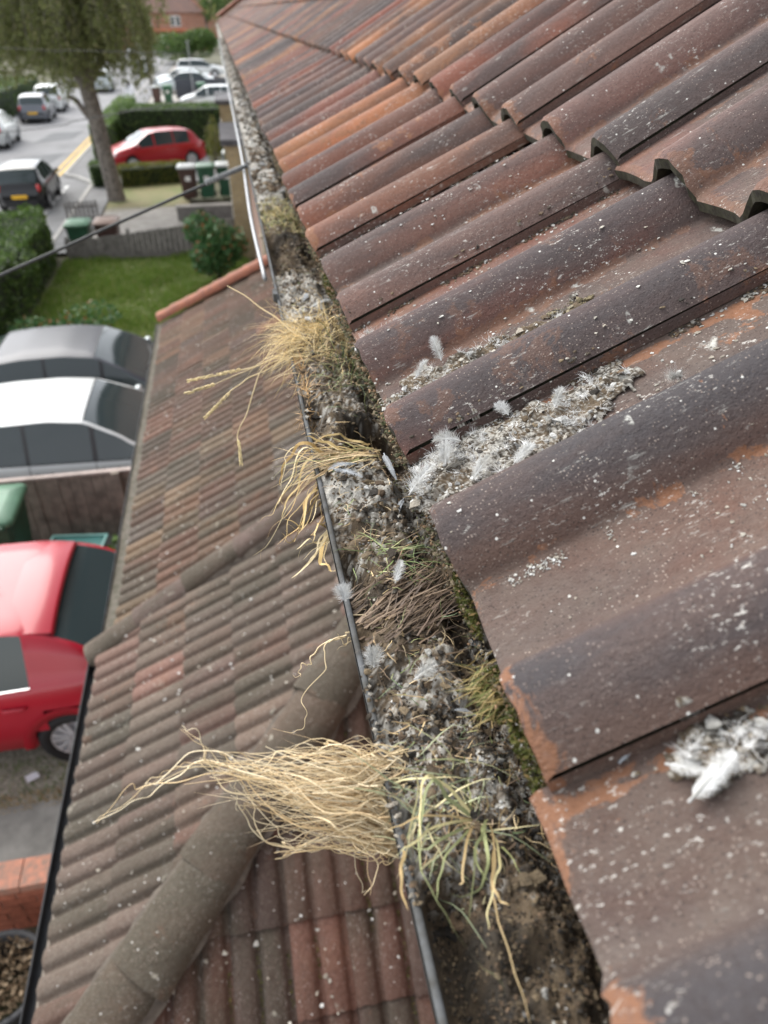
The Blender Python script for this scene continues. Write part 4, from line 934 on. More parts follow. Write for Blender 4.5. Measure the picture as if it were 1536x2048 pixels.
for k, (x, y, h, r, s, lb) in enumerate([(-9.0, 172, 13, 5.5, 51, 'pale green distant tree just beside the brick house gable'), (-1.5, 165, 11, 4.5, 52, 'olive distant tree rising behind the round bush'), (-18, 110, 10, 4.5, 53, 'dense distant tree behind the drooping street tree'), (-27, 84, 9, 4.0, 54, 'dark tree in front of the red brick house across the road'), (2.0, 140, 10, 4, 55, 'brownish distant tree touching the end of the large roof'), (-22, 64, 7, 3.0, 56, 'green tree above the blue car across the road'), (6, 190, 14, 7, 57, 'farthest pale tree seen above the roof end'), (-34, 150, 14, 7, 58, 'tall distant tree far down the opposite side of the road')]):
    tree('background_tree', (x, y, 0), lb, h, (r, r, h*.36), 5200, M['leaf_tree'] if k % 2 else M['leaf_hedge'], s, .22, .34, 'trees down the road', fork=.3)

# ================================================================ houses down the road
def house_front(name, label, x0, x1, y, zt, ridge, wins, band=None, depth=8, door=None):
    r = empty(name, ((x0+x1)/2, y, 0), 0, label, 'house'); w = x1-x0; cx = 0
    MB().box((0, depth/2, zt/2), (w, depth, zt)).build('wall', M['wallbrick_x'], r)
    e = .4; V = [(-w/2-e, -e, zt), (w/2+e, -e, zt), (w/2+e, depth+e, zt), (-w/2-e, depth+e, zt), (-w/2+3.2, depth/2, ridge), (w/2-3.2, depth/2, ridge)]
    mb = MB(); mb.add(V, [(0, 1, 5, 4), (1, 2, 5), (2, 3, 4, 5), (3, 0, 4), (3, 2, 1, 0)]); rf = mb.build('roof', M['roof_far'], r)
    for k in (0, 1):
        d = (Vector(V[4+k])-Vector(V[k])); mb = MB(); mb.tube([V[k], V[4+k]], .14, 6); mb.build('hip_ridge', M['hip_orange'], rf)
    MB().box((0, depth/2, ridge+.2), (.9, .6, 1.5)).build('chimney', M['wallbrick_x'], rf)
    for (xa, xb, za, zb) in wins:
        wn_ = MB().box(((xa+xb)/2-(x0+x1)/2, -.03, (za+zb)/2), (xb-xa, .10, zb-za)).build('window', M['white_frame'], r)
        n = 2 if xb-xa > 1.0 else 1; pw = (xb-xa)/n
        for q in range(n): MB().box((xa+pw*(q+.5)-(x0+x1)/2, -.085, (za+zb)/2), (pw-.16, .02, zb-za-.2)).build('pane', M['house_glass'], wn_)
    if band: MB().box(((band[0]+band[1])/2-(x0+x1)/2, -.6, band[2]), (band[1]-band[0], 1.3, .35)).build('porch_canopy', M['orange_tile'], r)
    if door: MB().box((door-(x0+x1)/2, -.04, 1.05), (.95, .1, 2.1)).build('door', M['wood_brown'], r)
house_front('brick_house', 'red brick house with brown hipped roof facing down the road', -15, -1.6, 140, 5.0, 8.2, [(-12.5, -11.6, 3.2, 4.6), (-10.5, -9.6, 3.2, 4.6), (-6.8, -5.2, 3.2, 4.6), (-11.9, -10.9, .5, 2.2), (-9.2, -7.4, .6, 2.2), (-5.4, -4, .6, 2.2)], (-12.8, -4.2, 2.75), door=-10.2)
house_front('brick_house', 'second red brick house set behind the street tree crown', -33, -18.5, 140, 5.0, 8.2, [(-31, -29.5, 3.2, 4.6), (-26, -24.5, 3.2, 4.6), (-21.5, -20, 3.2, 4.6), (-30, -28.6, .6, 2.2), (-24, -22.4, .6, 2.2)], (-32, -20, 2.75), door=-26)
house_front('brick_house', 'orange brick house cut by the picture edge across the road', -36, -24.6, 92, 5.2, 8.4, [(-26.4, -25.3, 3.2, 4.5), (-30, -28.6, 3.2, 4.5), (-26.6, -25.3, .7, 2.2), (-30, -28.4, .6, 2.2)], door=-32)
house_front('brick_house', 'brick house on the hill glimpsed over the brick house roof', -8, 14, 185, 6.0, 10, [(-5, -3.6, 4, 5.4), (0, 1.4, 4, 5.4), (5, 6.4, 4, 5.4)])

# ================================================================ poles and overhead wires
up_ = empty('utility_pole', (-5.6, 70, 0), 0, 'thin brown utility pole standing beside the distant road', 'pole')
mb = MB(); mb.tube([(0, 0, 0), (0, 0, 8.5)], [.14, .10], 8); mb.build('shaft', M['bark'], up_)
MB().box((0, 0, 8.0), (1.0, .08, .1)).build('cross_arm', M['bark'], up_)
lp_ = empty('lamp_post', (-1.9, 55.5, .05), 0, 'slim dark lamp post in front of the navy gate', 'lamp post')
mb = MB(); mb.tube([(0, 0, 0), (0, 0, 1.0), (0, 0, 3.6)], [.05, .035, .03], 8); mb.build('shaft', M['steel'], lp_)
MB().box((0, -.1, 3.62), (.12, .3, .08)).build('lantern', M['steel'], lp_)
def wire(name, label, pts, r, mat, cat='cable'):
    mb = MB(); mb.smooth = True; mb.tube(crom(pts, 8), r, 6); return tag(mb.build(name, mat), label, cat)
# person by the far hedge
def person():
    r = empty('person', (-5.45, 51.2, .1), 0, 'person in a white top standing on the pavement beyond the hedge', 'person')
    def skin(name, verts, edges, rad, mat):
        me = bpy.data.meshes.new(name); me.from_pydata(verts, edges, []); o = link(name, me, r)
        md = o.modifiers.new('skin', 'SKIN'); sv = me.skin_vertices[0].data if me.skin_vertices else None
        if sv is None:
            bm = bmesh.new(); bm.from_mesh(me); bm.verts.layers.skin.verify(); bm.to_mesh(me); bm.free(); sv = me.skin_vertices[0].data
        for k, q in enumerate(rad): sv[k].radius = q if isinstance(q, tuple) else (q, q)
        sv[0].use_root = True; s2 = o.modifiers.new('sub', 'SUBSURF'); s2.levels = 1; s2.render_levels = 2; me.materials.append(mat); return o
    skin('body', [(0, 0, .95), (0, 0, 1.2), (0, 0, 1.42), (0, 0, 1.52), (0, -.01, 1.64), (.09, 0, .88), (.10, 0, .48), (.10, .02, .06), (.10, -.12, .03), (-.09, 0, .88), (-.10, 0, .48), (-.10, .02, .06), (-.10, -.12, .03), (.19, 0, 1.40), (.24, .03, 1.12), (.23, -.06, .88), (-.19, 0, 1.40), (-.24, .03, 1.12), (-.23, -.06, .88)],
         [(0, 1), (1, 2), (2, 3), (3, 4), (0, 5), (5, 6), (6, 7), (7, 8), (0, 9), (9, 10), (10, 11), (11, 12), (2, 13), (13, 14), (14, 15), (2, 16), (16, 17), (17, 18)],
         [(.15, .11), (.14, .10), (.15, .10), .05, (.08, .10), .085, .06, .04, .035, .085, .06, .04, .035, .05, .042, .03, .05, .042, .03], M['denim'])
    skin('white_top', [(0, 0, .86), (0, 0, 1.2), (0, 0, 1.46), (.21, 0, 1.41), (.26, .03, 1.12), (.245, -.05, .93), (-.21, 0, 1.41), (-.26, .03, 1.12), (-.245, -.05, .93)], [(0, 1), (1, 2), (2, 3), (3, 4), (4, 5), (2, 6), (6, 7), (7, 8)], [(.21, .15), (.19, .135), (.15, .11), .075, .065, .05, .075, .065, .05], M['cloth_white'])
    mb = MB(); mb.smooth = True; mb.lathe([(.001, .125), (.06, .11), (.095, .05), (.10, 0), (.09, -.05), (.06, -.07)], 14, M=Matrix.Translation((0, .015, 1.67))); mb.build('hair', M['hair'], r)
person()

# grass stalks and roots: axis points in metres
STRANDS = {
    'stalk': [
        [(-0.041,0.9183,4.9353),(-0.1157,0.9012,4.9169),(-0.1962,0.8926,4.9087)],
        [(-0.0417,0.9146,4.9299),(-0.1036,0.8967,4.9108),(-0.1374,0.8794,4.9005),(-0.1785,0.8528,4.8749)],
        [(-0.0417,0.9146,4.9299),(-0.1,0.8963,4.9142),(-0.1208,0.8601,4.8834),(-0.1397,0.8279,4.859),(-0.1395,0.7935,4.8366)],
        [(-0.0511,0.9287,4.9473),(-0.0877,0.9642,4.97),(-0.1335,1.0027,4.9944)],
        [(-0.0475,0.9196,4.9353),(-0.1562,0.8978,4.9008),(-0.1998,0.884,4.8956)],
        [(-0.015,0.9478,4.9843),(-0.0199,0.9532,4.9555),(-0.0312,0.9552,4.9201)],
    ],
    'straw2': [
        [(0.006,0.6333,4.9308),(-0.0308,0.629,4.9285),(-0.063,0.6181,4.9182),(-0.0891,0.5962,4.894),(-0.1115,0.5782,4.8765),(-0.1273,0.5636,4.8654)],
        [(0.0032,0.6324,4.9287),(-0.0368,0.624,4.9233),(-0.07,0.6059,4.906),(-0.088,0.5853,4.8894),(-0.1052,0.5663,4.8753)],
        [(0.0005,0.6315,4.9266),(-0.0319,0.6234,4.9202),(-0.0586,0.6143,4.9141),(-0.074,0.5961,4.8981),(-0.0843,0.5772,4.8825),(-0.0931,0.5779,4.8952)],
        [(-0.0015,0.6348,4.9308),(-0.0445,0.6396,4.9328),(-0.0688,0.6452,4.941),(-0.0849,0.6389,4.9347),(-0.0928,0.6268,4.9223),(-0.0973,0.6141,4.9101)],
        [(-0.0043,0.6339,4.9287),(-0.0493,0.6403,4.9358),(-0.0723,0.6379,4.9368),(-0.0881,0.6184,4.9152),(-0.1007,0.6013,4.8981),(-0.1168,0.5909,4.8894)],
        [(0.0002,0.63,4.9245),(-0.0269,0.6224,4.9202),(-0.0543,0.6106,4.91),(-0.0727,0.5901,4.89),(-0.0904,0.5713,4.8725),(-0.1027,0.5737,4.8864)],
        [(0.0035,0.6338,4.9308),(-0.025,0.6326,4.9317),(-0.0564,0.6276,4.9264),(-0.0783,0.6165,4.9152),(-0.0953,0.6031,4.9021),(-0.0997,0.589,4.8914)],
        [(-0.0035,0.6381,4.935),(-0.0232,0.6427,4.9404),(-0.0429,0.6472,4.9458),(-0.0613,0.6442,4.9407),(-0.0741,0.643,4.9399)],
        [(0.0057,0.6319,4.9287),(-0.0263,0.6257,4.9241),(-0.0504,0.618,4.9198),(-0.0675,0.6047,4.9094),(-0.0802,0.5866,4.8934)],
        [(0.0011,0.6349,4.9316),(-0.0294,0.6373,4.9324),(-0.0535,0.6449,4.9424),(-0.0652,0.6494,4.9515)],
        [(-0.0196,0.6087,4.8888),(-0.0386,0.5854,4.8856),(-0.0562,0.5652,4.8872),(-0.0706,0.5447,4.8894),(-0.0852,0.5194,4.8846)],
        [(-0.0187,0.6077,4.8876),(-0.0445,0.5802,4.881),(-0.0621,0.558,4.8843),(-0.0746,0.5327,4.8844),(-0.0957,0.507,4.8817)],
        [(-0.0313,0.6021,4.8762),(-0.0519,0.5822,4.8775),(-0.0649,0.5711,4.8932),(-0.0739,0.5521,4.899),(-0.075,0.5293,4.9015)],
        [(-0.0368,0.6002,4.872),(-0.0608,0.5727,4.8733),(-0.0774,0.5501,4.8834),(-0.0885,0.5266,4.894)],
        [(-0.056,0.5951,4.8594),(-0.0677,0.5614,4.8612),(-0.0637,0.5311,4.872),(-0.059,0.5032,4.8865)],
        [(-0.0324,0.6231,4.9056),(-0.0549,0.6087,4.9024),(-0.0621,0.5916,4.8996),(-0.0694,0.5733,4.8952)],
        [(-0.0463,0.6184,4.8951),(-0.0588,0.5966,4.9047),(-0.068,0.5703,4.9088)],
    ],
    'roots': [
        [(-0.0665,0.3927,4.9122),(-0.0799,0.392,4.9112),(-0.0921,0.387,4.9045),(-0.0948,0.3816,4.9),(-0.1002,0.3816,4.9022),(-0.1035,0.377,4.8986),(-0.1024,0.3738,4.8981),(-0.1085,0.3735,4.8997)],
        [(-0.0644,0.3934,4.9137),(-0.0781,0.3908,4.9126),(-0.0834,0.3854,4.9096),(-0.0845,0.3744,4.9001),(-0.1028,0.3648,4.8877),(-0.1016,0.3537,4.8786),(-0.1075,0.3461,4.8725),(-0.1189,0.3452,4.8743)],
        [(-0.061,0.4014,4.9261),(-0.0484,0.397,4.9254),(-0.0575,0.3891,4.914),(-0.0674,0.3869,4.9103),(-0.0745,0.3852,4.9081)],
        [(-0.0661,0.3948,4.9153),(-0.057,0.3918,4.918),(-0.0491,0.3932,4.9265)],
        [(-0.0587,0.3836,4.9014),(-0.063,0.3908,4.9134),(-0.0674,0.3872,4.91),(-0.0718,0.3916,4.9179)],
    ],
    'mat_long': [
        [(-0.0625,0.241,4.9002),(-0.0853,0.2478,4.9066),(-0.1133,0.2574,4.9153),(-0.1405,0.2702,4.9289),(-0.1622,0.2793,4.9388),(-0.1698,0.2839,4.9462),(-0.1762,0.2912,4.9576)],
        [(-0.0607,0.2423,4.9026),(-0.0911,0.2485,4.9073),(-0.1187,0.2592,4.9193),(-0.1484,0.2727,4.9347),(-0.1672,0.2798,4.944)],
        [(-0.0619,0.2443,4.905),(-0.0985,0.2563,4.9178),(-0.1289,0.2669,4.9304),(-0.162,0.2763,4.9404),(-0.1964,0.2759,4.9362),(-0.2109,0.27,4.9297),(-0.2268,0.2637,4.9222)],
        [(-0.0645,0.2465,4.9075),(-0.1014,0.2564,4.9184),(-0.1341,0.2696,4.9351),(-0.1671,0.2777,4.9445),(-0.1868,0.2757,4.9432),(-0.1981,0.2704,4.9397)],
        [(-0.0609,0.2338,4.8904),(-0.089,0.2438,4.9013),(-0.1245,0.2603,4.9193),(-0.1456,0.2722,4.9347),(-0.1556,0.2784,4.9452)],
        [(-0.062,0.2357,4.8928),(-0.092,0.2438,4.8996),(-0.1184,0.2461,4.899),(-0.1343,0.2548,4.9105),(-0.1441,0.264,4.9243),(-0.1487,0.2687,4.9333)],
        [(-0.0632,0.2376,4.8953),(-0.087,0.2386,4.896),(-0.1093,0.2453,4.9051),(-0.1253,0.2524,4.9166)],
        [(-0.0609,0.2647,4.9343),(-0.0866,0.2723,4.9379),(-0.1131,0.2757,4.9355),(-0.1398,0.2783,4.9318),(-0.1636,0.2804,4.9282)],
        [(-0.0611,0.2639,4.9331),(-0.092,0.2759,4.9416),(-0.0984,0.2737,4.9367),(-0.122,0.2766,4.9343)],
        [(-0.0607,0.2346,4.8916),(-0.0814,0.2357,4.8991),(-0.0793,0.2231,4.8936),(-0.0807,0.2118,4.889)],
        [(-0.062,0.2357,4.8928),(-0.0673,0.2322,4.8952),(-0.0653,0.2242,4.8933)],
        [(-0.0638,0.2343,4.8904),(-0.0904,0.2357,4.8967),(-0.113,0.238,4.9055),(-0.1305,0.233,4.9053)],
        [(-0.0693,0.2371,4.8928),(-0.1158,0.2424,4.8991),(-0.1228,0.2399,4.9055),(-0.1188,0.2337,4.9094)],
        [(-0.0858,0.2455,4.9002),(-0.1257,0.2527,4.9112),(-0.1412,0.2585,4.9267),(-0.1469,0.2523,4.928)],
    ],
    'green': [
        [(-0.0175,0.2198,4.932),(-0.0238,0.2258,4.9459),(-0.0217,0.2322,4.9631),(-0.0368,0.2343,4.9694),(-0.0522,0.2335,4.9715)],
        [(-0.0179,0.2184,4.932),(-0.0323,0.2256,4.944),(-0.0399,0.2311,4.9563),(-0.0468,0.2251,4.9534),(-0.0543,0.2061,4.944),(-0.0566,0.1889,4.944),(-0.052,0.1717,4.944),(-0.0475,0.1567,4.944),(-0.041,0.1422,4.944),(-0.0341,0.1346,4.944),(-0.034,0.128,4.944)],
        [(-0.0179,0.2184,4.932),(-0.0342,0.2302,4.9515),(-0.0455,0.2313,4.9597),(-0.0509,0.2189,4.9503),(-0.0546,0.2006,4.944)],
        [(-0.0171,0.2182,4.932),(-0.0209,0.1941,4.944),(-0.0274,0.1794,4.944),(-0.0364,0.1735,4.944),(-0.046,0.1754,4.944)],
        [(-0.0119,0.2193,4.9326),(-0.0171,0.1933,4.944),(-0.0248,0.1738,4.944),(-0.0265,0.1572,4.944),(-0.0264,0.1331,4.944),(-0.0265,0.1157,4.944)],
        [(-0.0119,0.2193,4.9326),(-0.021,0.2025,4.944),(-0.0272,0.1953,4.944),(-0.0278,0.1846,4.944),(-0.0257,0.179,4.944)],
        [(-0.0179,0.2184,4.932),(-0.0414,0.2123,4.944),(-0.0595,0.2043,4.944),(-0.0652,0.2027,4.944)],
        [(-0.0193,0.2186,4.932),(-0.0452,0.2189,4.944),(-0.0623,0.2163,4.944),(-0.0709,0.2136,4.944)],
        [(-0.0197,0.2172,4.932),(-0.0436,0.204,4.944),(-0.0525,0.2002,4.944),(-0.0595,0.2043,4.944)],
        [(-0.0183,0.2169,4.932),(-0.0399,0.1978,4.944),(-0.0483,0.186,4.944),(-0.0533,0.1744,4.944)],
        [(-0.0116,0.2111,4.932),(-0.0163,0.1877,4.944),(-0.022,0.1783,4.944),(-0.0309,0.1627,4.944),(-0.0319,0.1559,4.944)],
        [(-0.0139,0.1998,4.932),(-0.0233,0.1786,4.944),(-0.0228,0.1684,4.944),(-0.0188,0.1652,4.944)],
        [(-0.0191,0.2192,4.932),(-0.0323,0.1963,4.944),(-0.0379,0.1814,4.944),(-0.0398,0.1792,4.944)],
        [(-0.061,0.209,4.932),(-0.0669,0.1922,4.944),(-0.0688,0.1798,4.944),(-0.0674,0.1717,4.944)],
        [(-0.059,0.2115,4.932),(-0.0484,0.2358,4.952),(-0.0601,0.2406,4.9618)],
        [(-0.0235,0.2046,4.932),(-0.0345,0.1757,4.944),(-0.0416,0.1601,4.944)],
        [(-0.0144,0.2177,4.932),(-0.0124,0.2209,4.9452),(-0.0171,0.2228,4.9572)],
        [(-0.0483,0.1556,4.932),(-0.0515,0.14,4.944),(-0.055,0.1325,4.944)],
        [(-0.0148,0.1316,4.932),(-0.0137,0.1205,4.944),(-0.0117,0.1143,4.944)],
        [(-0.0042,0.1338,4.932),(0.0,0.1311,4.944),(0.0076,0.1265,4.944)],
    ],
}

# ================================================================ gutter filling
GZ = 4.93; GX = -.004
bY = [-.9, .10, .17, .20, .30, .42, .50, .57, .62, .70, .80, .95, 1.05, 1.25, 1.32, 1.43, 1.50, 1.62, 1.75, 2.0, 30.5]
bH = [-.004, -.003, -.003, -.001, .002, .003, .003, .006, .004, .002, .010, .014, .004, .000, -.020, -.022, .006, .010, .008, .002, .002]
wY = [-.9, .15, .20, .25, .34, .38, .44, .50, .57, .62, .70, .80, .92, 1.0, 1.2, 1.31, 1.44, 1.50, 1.66, 1.8, 30.5]
wW = [.05, .08, .58, .62, .55, .18, .18, .45, .75, .30, .45, .40, .35, .6, .75, .10, .10, .25, .35, .75, .70]
def sst(a, b, x): t = np.clip((x-a)/(b-a), 0, 1); return t*t*(3-2*t)
def fill_h(u, y):
    u = np.asarray(u, float); y = np.asarray(y, float)
    h = np.interp(y, bY, bH) + (fbm(u*38, y*38, 11, 4)-.47)*.022 + (fbm(u*95, y*95, 14, 3)-.45)*.014 + (fbm(u*230, y*230, 12, 3)-.45)*.009
    h = h - .060*(1-sst(-.043, -.022, u))*(1-sst(.165, .20, y))                 # bare trough beside the near soil
    h = h - .020*sst(.004, .020, u)*(.6+.8*fbm(u*0, y*14, 13, 2))*(.45+.55*sst(.15, .25, y)) + (fbm(u*62, y*62, 15, 3)-.45)*.022*(1-sst(.17, .22, y))              # gap below the tile ends
    h = h - .055*np.exp(-(((u-.012)/.030)**2 + ((y-.672)/.028)**2)**2)         # hole
    h = h - .030*np.exp(-(((u+.048)/.010)**2 + ((y-.43)/.035)**2))             # gaps against the lip
    h = h - .022*np.exp(-(((u+.046)/.012)**2 + ((y-.72)/.02)**2)) - .02*np.exp(-(((u+.046)/.012)**2 + ((y-1.42)/.09)**2))
    h = h - .008*np.clip((np.abs(u)-.035)/.02, 0, 1)
    return np.maximum(h, -np.sqrt(np.maximum(.0553**2-u*u, 0))+.0008)
def fill_col(u, y, sd=0, w=None):
    w = np.interp(y, wY, wW) if w is None else w; n = fbm(u*55, y*55, 31+sd, 4); n2 = fbm(u*240, y*240, 41+sd, 2); n3 = fbm(u*26, y*26, 51+sd, 3)
    dark = np.array((.034, .027, .019)); brown = np.array((.14, .10, .060)); tan = np.array((.28, .225, .15)); white = np.array((.52, .50, .45))
    t = sst(.25, .62, n)[..., None]; c = dark*(1-t)+brown*t; t = (sst(.55, .8, n2)*.7)[..., None]; c = c*(1-t)+tan*t
    n4 = vnoise(u*900, y*900, 61); t = (sst(.74-.46*w, .86-.46*w, .40*n3+.28*n2+.32*n4+.10))[..., None]; return c*(1-t)+white*t
def colour_mesh(name, V, F, Cc, mat, parent=None, smooth=True):
    me = bpy.data.meshes.new(name); me.from_pydata([tuple(v) for v in V], [], F); me.materials.append(mat)
    a = me.color_attributes.new('Col', 'FLOAT_COLOR', 'POINT'); a.data.foreach_set('color', np.concatenate([Cc, np.ones((len(Cc), 1))], 1).astype(np.float32).ravel())
    if smooth: me.polygons.foreach_set('use_smooth', [True]*len(me.polygons))
    return link(name, me, parent)
def fill_patch(us, ys):
    Yg, Ug = np.meshgrid(ys, us, indexing='ij'); H = fill_h(Ug, Yg); sg = np.array([sagf(y) for y in ys])[:, None]
    V = np.stack([GX+Ug, Yg, GZ+H+sg], -1).reshape(-1, 3); Cc = fill_col(Ug, Yg).reshape(-1, 3); n = len(us)
    return V, [(i*n+j, i*n+j+1, (i+1)*n+j+1, (i+1)*n+j) for i in range(len(ys)-1) for j in range(n-1)], Cc
soil_m = attr_mat('gutter_soil', .95, 0, mott=520)
us = np.linspace(-.0552, .050, 44); V, F, Cc = fill_patch(us, np.arange(-.30, 2.0, .0027)); tag(colour_mesh('gutter_soil', V, F, Cc, soil_m), 'dark soil and white droppings packed along the near gutter', 'soil', kind='stuff')
us = np.linspace(-.0552, .050, 12); V, F, Cc = fill_patch(us, np.concatenate([np.arange(1.995, 8, .012), np.arange(8, 30.2, .04)])); tag(colour_mesh('gutter_soil', V, F, Cc, soil_m), 'grey-white muck filling the far length of the gutter', 'soil', kind='stuff')
# crumbs
ICO_V, ICO_F = None, None
bm = bmesh.new(); bmesh.ops.create_icosphere(bm, subdivisions=1, radius=1); ICO_V = np.array([v.co[:] for v in bm.verts]); ICO_F = np.array([[v.index for v in f.verts] for f in bm.faces]); bm.free()
def crumbs(pos, size, col, rs, flat=.75, rough=.55, nrm=None):
    n = len(pos); k = len(ICO_V); J = 1+rs.uniform(-rough, rough, (n, k, 1)); sc = np.stack([rs.uniform(.6, 1.4, n), rs.uniform(.6, 1.4, n), rs.uniform(.6, 1.1, n)*flat], 1)[:, None, :]
    P = ICO_V[None]*J*sc*np.asarray(size)[:, None, None]; a = rs.rand(n)*6.28; c, s = np.cos(a), np.sin(a)
    X = P[..., 0]*c[:, None]-P[..., 1]*s[:, None]; Y = P[..., 0]*s[:, None]+P[..., 1]*c[:, None]; P = np.stack([X, Y, P[..., 2]], -1)
    if nrm is not None:   # tilt about the Y axis onto the roof slope
        ca, sa = math.cos(nrm), math.sin(nrm); P = np.stack([P[..., 0]*ca-P[..., 2]*sa, P[..., 1], P[..., 0]*sa+P[..., 2]*ca], -1)
    V = (P+np.asarray(pos)[:, None, :]).reshape(-1, 3); F = (ICO_F[None]+(np.arange(n)*k)[:, None, None]).reshape(-1, 3); C_ = np.repeat(np.asarray(col), k, 0)
    return V, [tuple(f) for f in F.tolist()], C_
def merge(parts):
    Vs, Fs, Cs, b = [], [], [], 0
    for V, F, C_ in parts: Vs.append(V); Fs += [tuple(i+b for i in f) for f in F]; Cs.append(C_); b += len(V)
    return np.concatenate(Vs), Fs, np.concatenate(Cs)
PAL_W = np.array([(.54, .53, .49), (.46, .43, .37), (.38, .34, .28), (.60, .60, .58)]); PAL_S = np.array([(.12, .085, .05), (.06, .045, .03), (.20, .15, .09), (.035, .03, .025), (.15, .10, .06)])
rs = np.random.RandomState(77)
def scatter(n, y0, y1, smin, smax, pw=2.2):
    y = y0+(y1-y0)*rs.rand(n)**pw; u = rs.uniform(-.050, .040, n); h = fill_h(u, y); w = np.interp(y, wY, wW); isw = (rs.rand(n) < w*.75) & (fbm(u*30, y*30, 91, 2) > .40)
    s = np.exp(rs.uniform(np.log(smin), np.log(smax), n)); col = np.where(isw[:, None], PAL_W[rs.randint(4, size=n)], PAL_S[rs.randint(5, size=n)])*rs.uniform(.75, 1.2, n)[:, None]
    ok = h > -.040; pos = np.stack([GX+u, y, GZ+h+s*.25+np.array([sagf(q) for q in y])], 1); return crumbs(pos[ok], s[ok], col[ok], rs)
V, F, Cc = merge([scatter(9000, .05, 2.0, .0005, .0018, 1.3), scatter(6000, .06, .30, .0004, .0013, 1.0), scatter(900, .18, 2.0, .0016, .0042, 1.4)]); tag(colour_mesh('crumbs', V, F, Cc, M['debris'], smooth=False), 'loose crumbs of soil and dried droppings in the near gutter', 'debris', kind='stuff')
V, F, Cc = scatter(3800, 1.9, 14, .002, .009, 1.8); tag(colour_mesh('crumbs', V, F, Cc, M['debris'], smooth=False), 'whitish lumps of droppings down the far gutter', 'debris', kind='stuff')
q = np.random.RandomState(88); n = 900; y = .18+1.8*q.rand(n)**1.3; k_ = fbm(y*16, y*0, 71, 3) > .45; y = y[k_]; n = len(y)
pos = np.stack([GX-.0575+q.normal(0, .0018, n), y, GZ+.0012+np.abs(q.normal(0, .0012, n))], 1); V, F, Cc = crumbs(pos, np.exp(q.uniform(np.log(.0005), np.log(.0022), n)), np.concatenate([PAL_S, PAL_W[1:3]])[q.randint(7, size=n)], q); tag(colour_mesh('crumbs', V, F, Cc, M['debris'], smooth=False), 'dirt crumbs caked on top of the gutter lip', 'debris', kind='stuff')
# fibres lying in the gutter
STRAW = [(.50, .37, .19), (.42, .30, .15), (.56, .44, .26), (.34, .23, .12)]; GREEN = [(.16, .20, .07), (.24, .25, .10), (.10, .14, .06)]; BROWN = [(.16, .11, .07), (.22, .155, .10), (.12, .08, .055)]
def fibre(mb, p, d, L, w, rr, col, curl=.35, droop=0.0, n=5, tube=False):
    p = Vector(p); d = Vector(d).normalized(); pts = [p.copy()]; f = rr.uniform(.75, 1.25); mb.col = tuple(min(1, c*f) for c in col)
    for k in range(n):
        d = (d + Vector((rr.gauss(0, curl), rr.gauss(0, curl), rr.gauss(0, curl)*.6 - droop))).normalized(); p = p+d*L/n; pts.append(p.copy())
    if tube: mb.tube(pts, [w*.5*(1-.75*i/n) for i in range(n+1)], 3, False)
    else: mb.ribbon(pts, w, (rr.uniform(-1, 1), rr.uniform(-1, 1), 1.2))
rr = random.Random(12); mb = MB()
def on_fill(u, y, dz=.002): return (GX+u, y, GZ+float(fill_h(u, y))+dz+sagf(y))
for k in range(1500):
    y = .20+1.5*rr.random()**1.3; u = rr.uniform(-.05, .03); c = rr.choice(STRAW+BROWN) if rr.random() < .85 else rr.choice(GREEN)
    fibre(mb, on_fill(u, y), (rr.uniform(-1, 1), rr.uniform(-1, 1), rr.uniform(-.1, .25)), rr.uniform(.006, .024), rr.uniform(.0004, .0010), rr, c, .3, .04)
tag(mb.build('straw_bits', M['straw']), 'short straw and root bits strewn over the gutter soil', 'debris', kind='stuff')
rm = MB()
for k in range(330):      # root mat running across the gutter
    y = rr.gauss(.398, .020); u = rr.uniform(-.056, .004)
    fibre(rm, on_fill(u, y, .001+.004*rr.random()), (1, .75+rr.gauss(0, .22), rr.uniform(-.1, .1)), rr.uniform(.014, .040), rr.uniform(.0007, .0020), rr, rr.choice(BROWN), .13, .0, tube=True)
tag(rm.build('root_mat', M['straw']), 'matted brown roots lying across the gutter near its lip', 'roots', kind='stuff')
# ================================================================ grass tufts
def tuft(name, label, cat='grass'): return empty(name, (0, 0, 0), 0, label, cat)
def strand(mb, pts, w, col, rr, seg=7, wob=.0012, flat=False, taper=.7):
    c = crom(pts, seg); n = len(c); f_ = rr.uniform(.85, 1.15); mb.col = tuple(min(1, x*f_) for x in col)
    ph = [rr.uniform(0, 6) for _ in range(3)]; c = [p + Vector((math.sin(i*.9+ph[0]), math.sin(i*.8+ph[1]), math.sin(i*1.0+ph[2])))*wob for i, p in enumerate(c)]
    if flat: mb.ribbon(c, w, (rr.uniform(-.5, .5), -.6, 1), .05*rr.uniform(-1, 1))
    else: mb.tube(c, [w*.5*(1-taper*i/(n-1)) for i in range(n)], 4, False)
def seed_head(mb, pts, r, rr):
    c = crom(pts, 10); mb.col = (.62, .50, .26)
    for i in range(len(c)-1):
        d = (c[i+1]-c[i]).normalized(); o = d.orthogonal().normalized()
        for q in range(4):
            v = Matrix.Rotation(rr.uniform(0, 6.28), 3, d) @ o; p = c[i]+v*r*.35; mb.tube([p, p+(d*1.0+v*.45).normalized()*r*1.5, p+(d+v*.2).normalized()*r*2.8], [r*.12, r*.42, r*.05], 4, False)
